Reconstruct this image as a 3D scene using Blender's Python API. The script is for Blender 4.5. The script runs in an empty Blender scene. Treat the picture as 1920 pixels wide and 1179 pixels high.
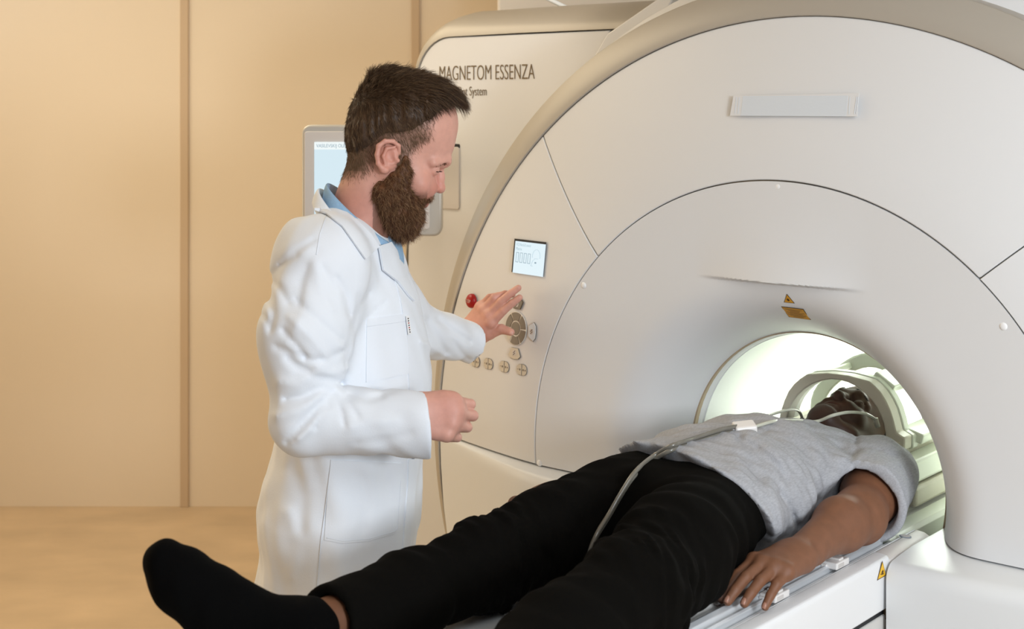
import bpy, bmesh, math, random
import numpy as np
from mathutils import Vector, Matrix
from mathutils.bvhtree import BVHTree

random.seed(4); RNG = np.random.default_rng(4)
SC = bpy.context.scene; COL = SC.collection
PI = math.pi
F = 2622.0; PH = math.radians(40.3); CAMZ = 1.69

# ------------------------------------------------------------------ camera
cam = bpy.data.cameras.new('camera'); camo = bpy.data.objects.new('camera', cam); COL.objects.link(camo)
camo.location = (0, 0, CAMZ); camo.rotation_euler = (PI/2, 0, 0)
cam.sensor_width = 36; cam.lens = F/1920*36; cam.shift_y = -391.5/1920
cam.dof.use_dof = True; cam.dof.focus_distance = 2.75; cam.dof.aperture_fstop = 6.3
SC.camera = camo

# ------------------------------------------------------------------ world and lights
wd = bpy.data.worlds.new('world'); SC.world = wd; wd.use_nodes = True
wd.node_tree.nodes['Background'].inputs[0].default_value = (0.9, 0.93, 1, 1)
wd.node_tree.nodes['Background'].inputs[1].default_value = 0.42
SC.view_settings.view_transform = 'Standard'; SC.view_settings.look = 'None'
SC.view_settings.exposure = 0.0; SC.view_settings.gamma = 1.0; SC.view_settings.use_curve_mapping = False

def area(name, loc, target, size, power, color, sizey=None, spread=PI):
    l = bpy.data.lights.new(name, 'AREA'); l.energy = power; l.color = color; l.size = size; l.spread = spread
    if sizey: l.shape = 'RECTANGLE'; l.size_y = sizey
    o = bpy.data.objects.new(name, l); COL.objects.link(o); o.location = loc
    o.rotation_euler = (Vector(target)-Vector(loc)).to_track_quat('-Z', 'Y').to_euler()
    return o
def spot(name, loc, target, power, color, deg, r=0.05, blend=0.6):
    l = bpy.data.lights.new(name, 'SPOT'); l.energy = power; l.color = color; l.spot_size = math.radians(deg)
    l.spot_blend = blend; l.shadow_soft_size = r
    o = bpy.data.objects.new(name, l); COL.objects.link(o); o.location = loc
    o.rotation_euler = (Vector(target)-Vector(loc)).to_track_quat('-Z', 'Y').to_euler()
    return o
area('key_softbox', (1.55, -0.25, 1.78), (0.1, 2.6, 1.15), 0.55, 54, (0.88, 0.94, 1.0))
area('ceiling_panel_cool', (1.2, 0.6, 2.72), (1.0, 1.6, 0), 1.6, 36, (0.80, 0.90, 1.0), 1.6)
area('ceiling_panel_warm', (-1.7, 4.0, 2.74), (-1.7, 4.0, 0), 1.8, 42, (1.0, 0.86, 0.62), 2.0)
area('added_warm_fill', (-2.5, 3.7, 1.1), (0.2, 3.3, 0.8), 0.9, 7, (1.0, 0.82, 0.58))  # unseen fill, added to warm the lower left of the scanner
area('added_cool_wash', (-2.5, 5.0, 2.74), (-2.5, 5.9, 1.9), 0.6, 4.5, (0.78, 0.88, 1.0))  # added light with no fixture, cools the upper left of the back wall
spot('downlight_warm', (-0.15, 3.0, 2.7), (-0.12, 3.95, 1.9), 15, (1.0, 0.88, 0.72), 60)
FR = Matrix.Translation((0.5195, 2.772, 0)) @ Matrix.Rotation(-PH, 4, 'Z')
blo = area('bore_light', FR @ Vector((-0.0, 0.80, 1.19)), FR @ Vector((-0.0, 0.70, 0.5)), 0.12, 8, (0.93, 1.0, 0.92), 0.5)

# ------------------------------------------------------------------ coordinates
CL = np.array([1.397, -2.45, 1.69])     # camera seen from the scanner's own axes (across, into the bore, up)
def ray(u, v):
    a = (u-960)/F; b = -(v-198)/F
    return np.array([a*math.cos(PH)-math.sin(PH), a*math.sin(PH)+math.cos(PH), b])
def L(u, v, y=None, x=None, z=None):
    d = ray(u, v)
    t = (y-CL[1])/d[1] if y is not None else ((x-CL[0])/d[0] if x is not None else (z-CL[2])/d[2])
    return Vector(CL+d*t)
def W(u, v, D): return Vector(((u-960)/F*D, D, CAMZ-(v-198)/F*D))

# ------------------------------------------------------------------ materials
def srgb(r, g, b):
    f = lambda c: (c/255/12.92) if c/255 <= 0.04045 else ((c/255+0.055)/1.055)**2.4
    return (f(r), f(g), f(b), 1)
def mat(name, col, rough=0.5, metal=0.0, spec=0.5, bump=None, var=None, emit=None, sss=0, attr=None, sheen=0, coat=0):
    m = bpy.data.materials.new(name); m.use_nodes = True
    n = m.node_tree.nodes; k = m.node_tree.links; p = n['Principled BSDF']
    p.inputs['Base Color'].default_value = col; p.inputs['Roughness'].default_value = rough
    p.inputs['Metallic'].default_value = metal; p.inputs['Specular IOR Level'].default_value = spec
    if sheen: p.inputs['Sheen Weight'].default_value = sheen
    if coat: p.inputs['Coat Weight'].default_value = coat; p.inputs['Coat Roughness'].default_value = 0.15
    if sss:
        p.inputs['Subsurface Weight'].default_value = sss; p.inputs['Subsurface Radius'].default_value = (0.012, 0.005, 0.003)
        p.inputs['Subsurface Scale'].default_value = 0.6
    if emit: p.inputs['Emission Color'].default_value = emit[0]; p.inputs['Emission Strength'].default_value = emit[1]
    tc = n.new('ShaderNodeTexCoord')
    src = None
    if attr:
        a = n.new('ShaderNodeAttribute'); a.attribute_name = attr; src = a.outputs['Color']; k.new(src, p.inputs['Base Color'])
    if var:      # (scale, amount, stretch)
        mp = n.new('ShaderNodeMapping'); mp.inputs['Scale'].default_value = var[2] if len(var) > 2 else (1, 1, 1)
        k.new(tc.outputs['Object'], mp.inputs[0])
        nz = n.new('ShaderNodeTexNoise'); nz.inputs['Scale'].default_value = var[0]; nz.inputs['Detail'].default_value = 5
        k.new(mp.outputs[0], nz.inputs['Vector'])
        mr = n.new('ShaderNodeMapRange'); mr.inputs[1].default_value = 0.3; mr.inputs[2].default_value = 0.7
        mr.inputs[3].default_value = 1-var[1]; mr.inputs[4].default_value = 1+var[1]*0.6
        k.new(nz.outputs['Fac'], mr.inputs[0])
        mx = n.new('ShaderNodeMix'); mx.data_type = 'RGBA'; mx.blend_type = 'MULTIPLY'; mx.inputs[0].default_value = 1
        if src: k.new(src, mx.inputs[6])
        else: mx.inputs[6].default_value = col
        k.new(mr.outputs[0], mx.inputs[7]); k.new(mx.outputs[2], p.inputs['Base Color'])
    if bump:     # (scale, strength, distance)
        nz = n.new('ShaderNodeTexNoise'); nz.inputs['Scale'].default_value = bump[0]; nz.inputs['Detail'].default_value = 3
        k.new(tc.outputs['Object'], nz.inputs['Vector'])
        b = n.new('ShaderNodeBump'); b.inputs['Strength'].default_value = bump[1]; b.inputs['Distance'].default_value = bump[2]
        k.new(nz.outputs['Fac'], b.inputs['Height']); k.new(b.outputs[0], p.inputs['Normal'])
    return m
M = {}
M['wall'] = mat('cream_wall', srgb(226, 210, 186), 0.6, bump=(60, 0.15, 0.002))
M['strip'] = mat('wall_strip', srgb(196, 172, 142), 0.6)
M['floor'] = mat('vinyl_floor', srgb(200, 176, 144), 0.45, var=(3.2, 0.13, (1, 1.6, 1)))
M['column'] = mat('pale_column', srgb(240, 236, 230), 0.6)
M['ceil'] = mat('ceiling', srgb(225, 218, 205), 0.7)
M['white'] = mat('scanner_white', srgb(222, 222, 222), 0.42, bump=(700, 0.08, 0.0006))
M['white2'] = mat('table_white', srgb(232, 233, 234), 0.35)
M['cover'] = mat('lower_cover_white', srgb(224, 226, 227), 0.38, bump=(700, 0.08, 0.0006))
M['silver'] = mat('silver_paint', srgb(176, 169, 158), 0.42, metal=0.15)
M['gap'] = mat('seam_dark', srgb(168, 150, 124), 0.8)
M['black'] = mat('black_gap', srgb(18, 20, 26), 0.6)
M['letter'] = mat('lettering_brown', srgb(112, 92, 62), 0.5)
M['tape'] = mat('white_tape', srgb(214, 220, 226), 0.3, bump=(160, 0.25, 0.001))
M['cap'] = mat('cap_white', srgb(240, 240, 240), 0.3)
M['red'] = mat('red_button', srgb(170, 8, 14), 0.3)
M['pale'] = mat('pale_print', srgb(214, 170, 160), 0.5)
M['key'] = mat('key_beige', srgb(204, 194, 176), 0.4)
M['keydark'] = mat('key_grey', srgb(108, 97, 83), 0.35)
M['keyline'] = mat('key_line', srgb(104, 88, 66), 0.5)
M['ring'] = mat('key_ring', srgb(228, 222, 210), 0.35)
M['amber'] = mat('amber_label', srgb(205, 148, 40), 0.5)
M['yellow'] = mat('yellow_label', srgb(240, 190, 50), 0.5)
M['brown'] = mat('label_brown', srgb(70, 44, 18), 0.5)
M['lcd'] = mat('lcd_glow', (0.0, 0.0, 0.0, 1), 0.3, emit=(srgb(216, 236, 246), 0.98))
M['lcdink'] = mat('lcd_ink', (0, 0, 0, 1), 0.4, emit=(srgb(138, 172, 190), 0.8))
M['lcdinkpale'] = mat('lcd_ink_pale', (0, 0, 0, 1), 0.4, emit=(srgb(176, 204, 216), 0.9))
M['scrtop'] = mat('screen_header', (0, 0, 0, 1), 0.4, emit=(srgb(240, 248, 248), 1.0))
M['scr'] = mat('screen_blue', (0, 0, 0, 1), 0.4, emit=(srgb(212, 232, 241), 1.0))
M['bezel'] = mat('bezel_grey', srgb(206, 200, 195), 0.45)
M['bezelside'] = mat('bezel_silver', srgb(190, 186, 178), 0.35, metal=0.3)
M['boretube'] = mat('bore_tube', srgb(228, 230, 226), 0.4)
M['glow'] = mat('bore_glow', (0.8, 0.9, 0.8, 1), 0.4, emit=((0.95, 1.0, 0.93, 1), 7.5))
M['coil'] = mat('coil_plastic', srgb(200, 194, 176), 0.4)
M['coilw'] = mat('coil_white', srgb(226, 230, 214), 0.35)
M['coild'] = mat('coil_dark', srgb(150, 150, 125), 0.5)
M['coilbtn'] = mat('coil_button', srgb(92, 96, 84), 0.5)
M['mattress'] = mat('table_pad', srgb(206, 204, 200), 0.6)
M['alu'] = mat('rail_aluminium', srgb(214, 217, 220), 0.28, metal=0.35)
M['clip'] = mat('clip_white', srgb(236, 232, 228), 0.35)
M['emblem'] = mat('emblem_blue', srgb(130, 142, 152), 0.4)
M['coat'] = mat('coat_cotton', srgb(234, 238, 244), 0.75, spec=0.2, bump=(420, 0.18, 0.0012), sheen=0.1)
M['seam'] = mat('coat_stitch', srgb(224, 228, 234), 0.8)
M['shirt'] = mat('blue_shirt', srgb(150, 184, 214), 0.8, spec=0.2, bump=(900, 0.3, 0.001), var=(260, 0.07))
M['shirtdark'] = mat('blue_shirt_shadow', srgb(62, 98, 124), 0.8, spec=0.2)
M['skin'] = mat('skin_light', srgb(205, 150, 130), 0.5, spec=0.45, sss=0.12, attr='col', var=(70, 0.07), bump=(260, 0.12, 0.0012))
M['skin2'] = mat('skin_dark', srgb(110, 72, 50), 0.56, spec=0.45, sss=0.06, attr='col', var=(60, 0.10), bump=(260, 0.12, 0.0012))
M['hair'] = mat('hair_brown', srgb(70, 49, 31), 0.5, spec=0.35, var=(90, 0.35))
M['hairl'] = mat('hair_light', srgb(122, 96, 70), 0.5, spec=0.35)
M['beard'] = mat('beard_auburn', srgb(98, 63, 39), 0.55, spec=0.3, var=(90, 0.35))
M['beardl'] = mat('beard_light', srgb(156, 120, 86), 0.5, spec=0.3)
M['brow'] = mat('brow_hair', srgb(112, 76, 52), 0.6)
M['lash'] = mat('lash_dark', srgb(62, 40, 30), 0.6)
M['tee'] = mat('grey_tshirt', srgb(172, 173, 177), 0.9, spec=0.1, bump=(900, 0.15, 0.0006), var=(420, 0.16, (1, 0.22, 1)))
M['pants'] = mat('black_trousers', srgb(12, 11, 9), 0.95, spec=0.05, bump=(500, 0.2, 0.001))
M['sock'] = mat('black_sock', srgb(7, 7, 7), 0.95, spec=0.05)
M['nail'] = mat('nail', srgb(168, 122, 102), 0.3)
M['nail1'] = mat('nail_light', srgb(226, 176, 160), 0.3)
M['tube'] = mat('clear_tube', srgb(196, 196, 180), 0.2, coat=0.4)
M['tubeg'] = mat('grey_tube', srgb(118, 114, 104), 0.2, coat=0.5)
M['shoe'] = mat('shoe', srgb(40, 36, 34), 0.5)
M['blackhair'] = mat('black_hair', srgb(14, 11, 9), 0.8, bump=(300, 0.8, 0.003))
M['strut'] = mat('strut_white', srgb(232, 238, 242), 0.2)

# ------------------------------------------------------------------ object helpers
def link(name, me, m, parent=None, smooth=True, mats=None):
    o = bpy.data.objects.new(name, me); COL.objects.link(o)
    for x in (mats or [m]): me.materials.append(x)
    if smooth:
        me.polygons.foreach_set('use_smooth', [True]*len(me.polygons))
    if parent: o.parent = parent
    return o
def pyd(name, vs, fs, m, parent=None, smooth=True):
    me = bpy.data.meshes.new(name); me.from_pydata([tuple(v) for v in vs], [], [tuple(int(i) for i in f) for f in fs]); me.validate(); me.update()
    return link(name, me, m, parent, smooth)
def fix(o):
    bm = bmesh.new(); bm.from_mesh(o.data); bmesh.ops.remove_doubles(bm, verts=bm.verts, dist=1e-6)
    bmesh.ops.recalc_face_normals(bm, faces=bm.faces); bm.to_mesh(o.data); bm.free(); return o
def autosm(o, deg=35):
    me = o.data; bm = bmesh.new(); bm.from_mesh(me); c = math.radians(deg)
    for e in bm.edges:
        if len(e.link_faces) == 2: e.smooth = e.calc_face_angle(0) < c
    bm.to_mesh(me); bm.free(); return o
def bev(o, w, seg=2):
    md = o.modifiers.new('bevel', 'BEVEL'); md.width = w; md.segments = seg; md.limit_method = 'ANGLE'; md.angle_limit = math.radians(32)
    md.use_clamp_overlap = True; md.harden_normals = False; return o
def empty(name, label, cat, mtx=None):
    o = bpy.data.objects.new(name, None); COL.objects.link(o); o.empty_display_size = 0.1
    if mtx is not None: o.matrix_world = mtx
    o['label'] = label; o['category'] = cat; return o
def box(name, lo, hi, m, parent=None, b=0, kind=None):
    x0, y0, z0 = lo; x1, y1, z1 = hi
    vs = [(x0,y0,z0),(x1,y0,z0),(x1,y1,z0),(x0,y1,z0),(x0,y0,z1),(x1,y0,z1),(x1,y1,z1),(x0,y1,z1)]
    fs = [(0,3,2,1),(4,5,6,7),(0,1,5,4),(1,2,6,5),(2,3,7,6),(3,0,4,7)]
    o = pyd(name, vs, fs, m, parent, smooth=False)
    if b: bev(o, b)
    if kind: o['kind'] = kind
    return o
def prism(name, pts, axis, a, b, m, parent=None, bw=0, seg=2):
    """outline pts in the plane across `axis` (x: (y,z), y: (x,z), z: (x,y)), extruded from a to b"""
    def put(p, t):
        return {'x': (t, p[0], p[1]), 'y': (p[0], t, p[1]), 'z': (p[0], p[1], t)}[axis]
    n = len(pts); vs = [put(p, a) for p in pts]+[put(p, b) for p in pts]
    fs = [tuple(range(n)), tuple(range(2*n-1, n-1, -1))]+[(i, i+n, (i+1) % n+n, (i+1) % n) for i in range(n)]
    o = fix(pyd(name, vs, fs, m, parent, smooth=True)); autosm(o, 30)
    if bw: bev(o, bw, seg)
    return o
def tube(name, pts, r, m, parent=None, n=8, sub=6, closed=False):
    P = [np.array(p, float) for p in pts]
    if sub > 1 and len(P) > 2:
        Q = []
        for i in range(len(P)-1):
            p0 = P[max(i-1, 0)]; p1 = P[i]; p2 = P[i+1]; p3 = P[min(i+2, len(P)-1)]
            for s in range(sub):
                t = s/sub
                Q.append(0.5*((2*p1)+(-p0+p2)*t+(2*p0-5*p1+4*p2-p3)*t*t+(-p0+3*p1-3*p2+p3)*t**3))
        Q.append(P[-1]); P = Q
    vs = []; fs = []; up = np.array([0.13, 0.21, 0.97]); k = len(P)
    for i, p in enumerate(P):
        t = P[min(i+1, k-1)]-P[max(i-1, 0)]; t /= np.linalg.norm(t)+1e-12
        a = np.cross(t, up); a /= np.linalg.norm(a)+1e-12; b = np.cross(t, a); up = -b if np.dot(-b, up) > 0 else b
        rr = r if np.isscalar(r) else np.interp(i/(k-1), np.linspace(0, 1, len(r)), r)
        for j in range(n):
            q = 2*PI*j/n; vs.append(p+rr*(a*math.cos(q)+b*math.sin(q)))
    for i in range(k-1):
        for j in range(n): fs.append((i*n+j, i*n+(j+1) % n, (i+1)*n+(j+1) % n, (i+1)*n+j))
    fs.append(tuple(range(n-1, -1, -1))); fs.append(tuple((k-1)*n+j for j in range(n)))
    return fix(pyd(name, vs, fs, m, parent))
def text(name, s, size, mtx, m, parent=None, sx=1.0, depth=0.0006, align='LEFT', thin=0.0):
    c = bpy.data.curves.new('t', 'FONT'); c.body = s; c.size = size; c.extrude = depth; c.offset = thin; c.align_x = align
    o = bpy.data.objects.new('t', c); COL.objects.link(o); bpy.context.view_layer.update()
    me = bpy.data.meshes.new_from_object(o.evaluated_get(bpy.context.evaluated_depsgraph_get()))
    bpy.data.objects.remove(o); me.transform(mtx @ Matrix.Diagonal((sx, 1, 1, 1))); me.materials.clear()
    return link(name, me, m, parent, smooth=False)

# ------------------------------------------------------------------ implicit surface modeller
def v3(p): return np.array(p, np.float32)
class Sdf:
    def __init__(s): s.P = []; s.post = None
    def cap(s, a, b, ra, rb=None, k=0.02, op='+', flat=None, clip=None):
        s.P.append(('c', v3(a), v3(b), ra, ra if rb is None else rb, k, op, flat, clip)); return s
    def chain(s, pts, rs, k=0.02, **kw):
        for i in range(len(pts)-1): s.cap(pts[i], pts[i+1], rs[i], rs[i+1], k, **kw)
        return s
    def ball(s, c, r, k=0.02, op='+', clip=None): return s.ell(c, (r, r, r), k, op, None, clip)
    def ell(s, c, r, k=0.02, op='+', rot=None, clip=None):
        s.P.append(('e', v3(c), v3(r), None if rot is None else np.array(rot, np.float32), None, k, op, None, clip)); return s
    def mesh(s, h, pad=0.0):
        lo = np.full(3, 1e9); hi = np.full(3, -1e9); bb = []
        for q in s.P:
            if q[0] == 'c':
                r = max(q[3], q[4]); fl = q[7]; e = r*(max(fl[1], 1) if fl else 1)
                a = np.minimum(q[1], q[2])-e; b = np.maximum(q[1], q[2])+e
            else:
                e = float(max(q[2])) if q[3] is not None else q[2]
                a = q[1]-e; b = q[1]+e
            bb.append((a, b))
            if q[6] == '+': lo = np.minimum(lo, a); hi = np.maximum(hi, b)
        kk = pad+4*h; lo = lo-kk; hi = hi+kk
        n = np.ceil((hi-lo)/h).astype(int)+1; big = 40*h+0.05
        ax = [(lo[i]+h*np.arange(n[i])).astype(np.float32) for i in range(3)]
        f = np.full(tuple(n), big, np.float32)
        for q, (a, b) in zip(s.P, bb):
            mg = q[5]+4*h
            i0 = np.clip(np.floor((a-mg-lo)/h).astype(int), 0, n); i1 = np.clip(np.ceil((b+mg-lo)/h).astype(int)+1, 0, n)
            if np.any(i1 <= i0): continue
            sl = tuple(slice(i0[i], i1[i]) for i in range(3))
            X = ax[0][sl[0]][:, None, None]; Y = ax[1][sl[1]][None, :, None]; Z = ax[2][sl[2]][None, None, :]
            if q[0] == 'c':
                A, B, ra, rb = q[1], q[2], q[3], q[4]
                dx, dy, dz = X-A[0], Y-A[1], Z-A[2]; ba = B-A
                if q[7]:
                    nn = v3(q[7][0]); nn = nn/np.linalg.norm(nn); sc = 1/q[7][1]-1
                    dn = (dx*nn[0]+dy*nn[1]+dz*nn[2])*sc; dx = dx+dn*nn[0]; dy = dy+dn*nn[1]; dz = dz+dn*nn[2]
                    ba = ba+nn*(ba@nn)*sc
                L2 = float(ba@ba)+1e-12
                t = np.clip((dx*ba[0]+dy*ba[1]+dz*ba[2])/L2, 0, 1)
                d = np.sqrt((dx-t*ba[0])**2+(dy-t*ba[1])**2+(dz-t*ba[2])**2)-(ra+(rb-ra)*t)
            else:
                c, r, R = q[1], q[2], q[3]
                dx, dy, dz = X-c[0], Y-c[1], Z-c[2]
                if R is not None: dx, dy, dz = (R[0, i]*dx+R[1, i]*dy+R[2, i]*dz for i in range(3))
                k0 = np.sqrt((dx/r[0])**2+(dy/r[1])**2+(dz/r[2])**2)
                k1 = np.sqrt((dx/r[0]**2)**2+(dy/r[1]**2)**2+(dz/r[2]**2)**2)+1e-9
                d = k0*(k0-1)/k1
            if q[8]:
                for (pt, nr) in q[8]: d = np.maximum(d, (X-pt[0])*nr[0]+(Y-pt[1])*nr[1]+(Z-pt[2])*nr[2])
            g = f[sl]; k = max(q[5], 1e-6)
            if q[6] == '+':
                hh = np.maximum(k-np.abs(g-d), 0)/k; f[sl] = np.minimum(g, d)-hh*hh*k*0.25
            else:
                d = -d; hh = np.maximum(k-np.abs(g-d), 0)/k; f[sl] = np.maximum(g, d)+hh*hh*k*0.25
        if s.post is not None:
            idx = np.nonzero(np.abs(f) < max(0.9*big, 6*h))
            f[idx] = s.post(f[idx], ax[0][idx[0]], ax[1][idx[1]], ax[2][idx[2]])
        return nets(f, lo, h)
def nets(f, lo, h):
    ins = f < 0; nx, ny, nz = f.shape
    cnt = np.zeros((nx-1, ny-1, nz-1), np.int8); cor = [(i, j, k) for i in (0, 1) for j in (0, 1) for k in (0, 1)]
    for i, j, k in cor: cnt += ins[i:nx-1+i, j:ny-1+j, k:nz-1+k]
    act = np.argwhere((cnt > 0) & (cnt < 8)); del cnt
    vid = np.full((nx-1, ny-1, nz-1), -1, np.int32); vid[tuple(act.T)] = np.arange(len(act))
    F8 = {c: f[act[:, 0]+c[0], act[:, 1]+c[1], act[:, 2]+c[2]] for c in cor}
    acc = np.zeros((len(act), 3)); w = np.zeros(len(act))
    for c in cor:
        for a in range(3):
            if c[a] == 0:
                d = list(c); d[a] = 1; d = tuple(d); f0 = F8[c]; f1 = F8[d]; x = (f0 < 0) != (f1 < 0)
                t = np.where(x, f0/np.where(x, f0-f1, 1), 0)
                p = np.tile(np.array(c, float), (len(act), 1)); p[:, a] += t
                acc += p*x[:, None]; w += x
    V = lo+h*(act+acc/w[:, None]); Q = []
    for a in range(3):
        b, c = (a+1) % 3, (a+2) % 3
        s0 = [slice(None)]*3; s1 = [slice(None)]*3; s0[a] = slice(0, -1); s1[a] = slice(1, None)
        x = ins[tuple(s0)] != ins[tuple(s1)]
        e = np.argwhere(x); e = e[(e[:, b] > 0) & (e[:, c] > 0) & (e[:, b] < f.shape[b]-1) & (e[:, c] < f.shape[c]-1)]
        def g(db, dc):
            q = e.copy(); q[:, b] -= db; q[:, c] -= dc; return vid[tuple(q.T)]
        q = np.stack([g(1, 1), g(0, 1), g(0, 0), g(1, 0)], 1)
        fl = ~ins[tuple(e.T)]; q[fl] = q[fl][:, ::-1]; Q.append(q)
    Q = np.concatenate(Q); Q = Q[(Q >= 0).all(1)]
    return V, Q
def smoothv(V, Q, it=2, lam=0.5):
    e = np.concatenate([Q[:, [0, 1]], Q[:, [1, 2]], Q[:, [2, 3]], Q[:, [3, 0]]])
    dg = np.bincount(e[:, 0], minlength=len(V))+np.bincount(e[:, 1], minlength=len(V))
    for _ in range(it):
        A = np.zeros_like(V)
        for c in range(3):
            A[:, c] = np.bincount(e[:, 0], V[e[:, 1], c], len(V))+np.bincount(e[:, 1], V[e[:, 0], c], len(V))
        V = V*(1-lam)+lam*A/np.maximum(dg, 1)[:, None]
    return V
def npmesh(name, V, Q, m, parent=None, col=None, mats=None):
    me = bpy.data.meshes.new(name); me.vertices.add(len(V)); me.vertices.foreach_set('co', np.asarray(V, np.float32).ravel())
    k = Q.shape[1]; me.loops.add(len(Q)*k); me.loops.foreach_set('vertex_index', np.asarray(Q, np.int32).ravel())
    me.polygons.add(len(Q)); me.polygons.foreach_set('loop_start', np.arange(0, len(Q)*k, k, dtype=np.int32))
    me.update(calc_edges=True); me.validate()
    if col is not None:
        at = me.attributes.new('col', 'FLOAT_COLOR', 'POINT')
        at.data.foreach_set('color', np.c_[col, np.ones(len(V))].astype(np.float32).ravel())
    return link(name, me, m, parent, mats=mats)
def merge(parts):
    Vs = []; Qs = []; n = 0
    for V, Q in parts: Vs.append(V); Qs.append(Q+n); n += len(V)
    return np.concatenate(Vs), np.concatenate(Qs)
def vnorm(V, Q):
    a = V[Q[:, 0]]; n = np.cross(V[Q[:, 2]]-a, V[Q[:, 3]]-V[Q[:, 1]]); N = np.zeros_like(V)
    for j in range(4):
        for c in range(3): N[:, c] += np.bincount(Q[:, j], n[:, c], len(V))
    N /= np.linalg.norm(N, axis=1)[:, None]+1e-12
    if ((V-V.mean(0))*N).sum() < 0: N = -N
    return N
def strands(name, roots, dirs, lens, width, m, parent, bend=None, curl=0.0, seg=4, xf=None):
    """thin tapering hairs, one closed three-sided spike each, all in one mesh"""
    n = len(roots); d = dirs/(np.linalg.norm(dirs, axis=1)[:, None]+1e-9)
    a = np.cross(d, RNG.normal(size=(n, 3))); a /= np.linalg.norm(a, axis=1)[:, None]+1e-9; b = np.cross(d, a)
    ph = RNG.uniform(0, 6.28, n); V = []; bend = np.zeros_like(d) if bend is None else bend
    for i in range(seg+1):
        t = i/seg; p = roots+d*(lens*t)[:, None]+bend*(lens*t*t)[:, None]
        p = p+(a*np.sin(ph+t*5)[:, None]+b*np.cos(ph+t*5)[:, None])*(curl*t)
        wd_ = width*(1-0.85*t)
        for j in range(3):
            q = 2.094*j; V.append(p+(a*math.cos(q)+b*math.sin(q))*wd_)
    V = np.stack(V, 1); k = V.shape[1]; base = (np.arange(n)*k)[:, None]; Q = []
    for i in range(seg):
        for j in range(3):
            Q.append(base+np.array([[i*3+j, i*3+(j+1) % 3, (i+1)*3+(j+1) % 3, (i+1)*3+j]]))
    V = V.reshape(-1, 3)
    if xf is not None: V = xf(V)
    return npmesh(name, V, np.concatenate(Q), m, parent)
def bvh(V, Q): return BVHTree.FromPolygons([tuple(v) for v in V], [tuple(int(i) for i in q) for q in Q])
def folds(seed, n, amp, wl, ang=None):
    """a sum of directional waves, for cloth relief"""
    r = np.random.default_rng(seed); K = r.normal(size=(n, 3)); K /= np.linalg.norm(K, axis=1)[:, None]
    K *= (2*PI/wl)*r.uniform(0.6, 1.6, n)[:, None]; ph = r.uniform(0, 6.28, n)
    def g(x, y, z):
        s = 0
        for i in range(n):
            a = K[i, 0]*x+K[i, 1]*y+K[i, 2]*z+ph[i]
            s = s+np.sin(a+1.3*np.sin(0.37*a[::1]+0.6*K[(i+1) % n, 0]*y+ph[i]))
        return amp*s/math.sqrt(n)
    return g
def creases(lines):
    """cloth folds: each line is (points seen from the front, width, depth); positive depth sinks, negative raises"""
    def g(f, x, y, z, ok):
        i = np.nonzero(ok)[0]; u = 960+x[i]/y[i]*F; v = 198-(z[i]-CAMZ)/y[i]*F; acc = np.zeros(len(i), np.float32)
        for pts, w, amp in lines:
            best = np.full(len(i), 1e9, np.float32); n = len(pts)-1
            for k in range(n):
                (ax, ay), (bx, by) = pts[k][:2], pts[k+1][:2]; dx, dy = bx-ax, by-ay; L2 = dx*dx+dy*dy
                t = np.clip(((u-ax)*dx+(v-ay)*dy)/L2, 0, 1); d = (u-ax-t*dx)**2+(v-ay-t*dy)**2
                taper = 1+2.5*np.abs((k+t)/n-0.45)**2; best = np.minimum(best, d*taper)
            acc += amp*np.exp(-best/(w*w))
        f = f.copy(); f[i] += acc; return f
    return g

# ================================================================== THE SETTING
box('floor', (-3.0, -1.5, -0.05), (4.2, 5.9, 0), M['floor'], kind='structure')
box('wall_back', (-3.0, 5.9, 0), (4.2, 6.0, 2.8), M['wall'], kind='structure')
box('wall_left', (-3.1, -1.5, 0), (-3.0, 6.0, 2.8), M['wall'], kind='structure')
box('wall_right', (4.2, -1.5, 0), (4.3, 6.0, 2.8), M['wall'], kind='structure')
box('ceiling', (-3.1, -1.5, 2.8), (4.3, 6.0, 2.9), M['ceil'], kind='structure')
box('trim_1', (-1.396, 5.885, 0), (-1.363, 5.9, 2.8), M['strip'], b=0.002, kind='structure')
box('trim_2', (-0.423, 5.885, 0), (-0.390, 5.9, 2.8), M['strip'], b=0.002, kind='structure')
box('wall_column', (-0.055, 5.3, 0), (2.2, 5.9, 2.8), M['column'], b=0.01, kind='structure')

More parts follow.
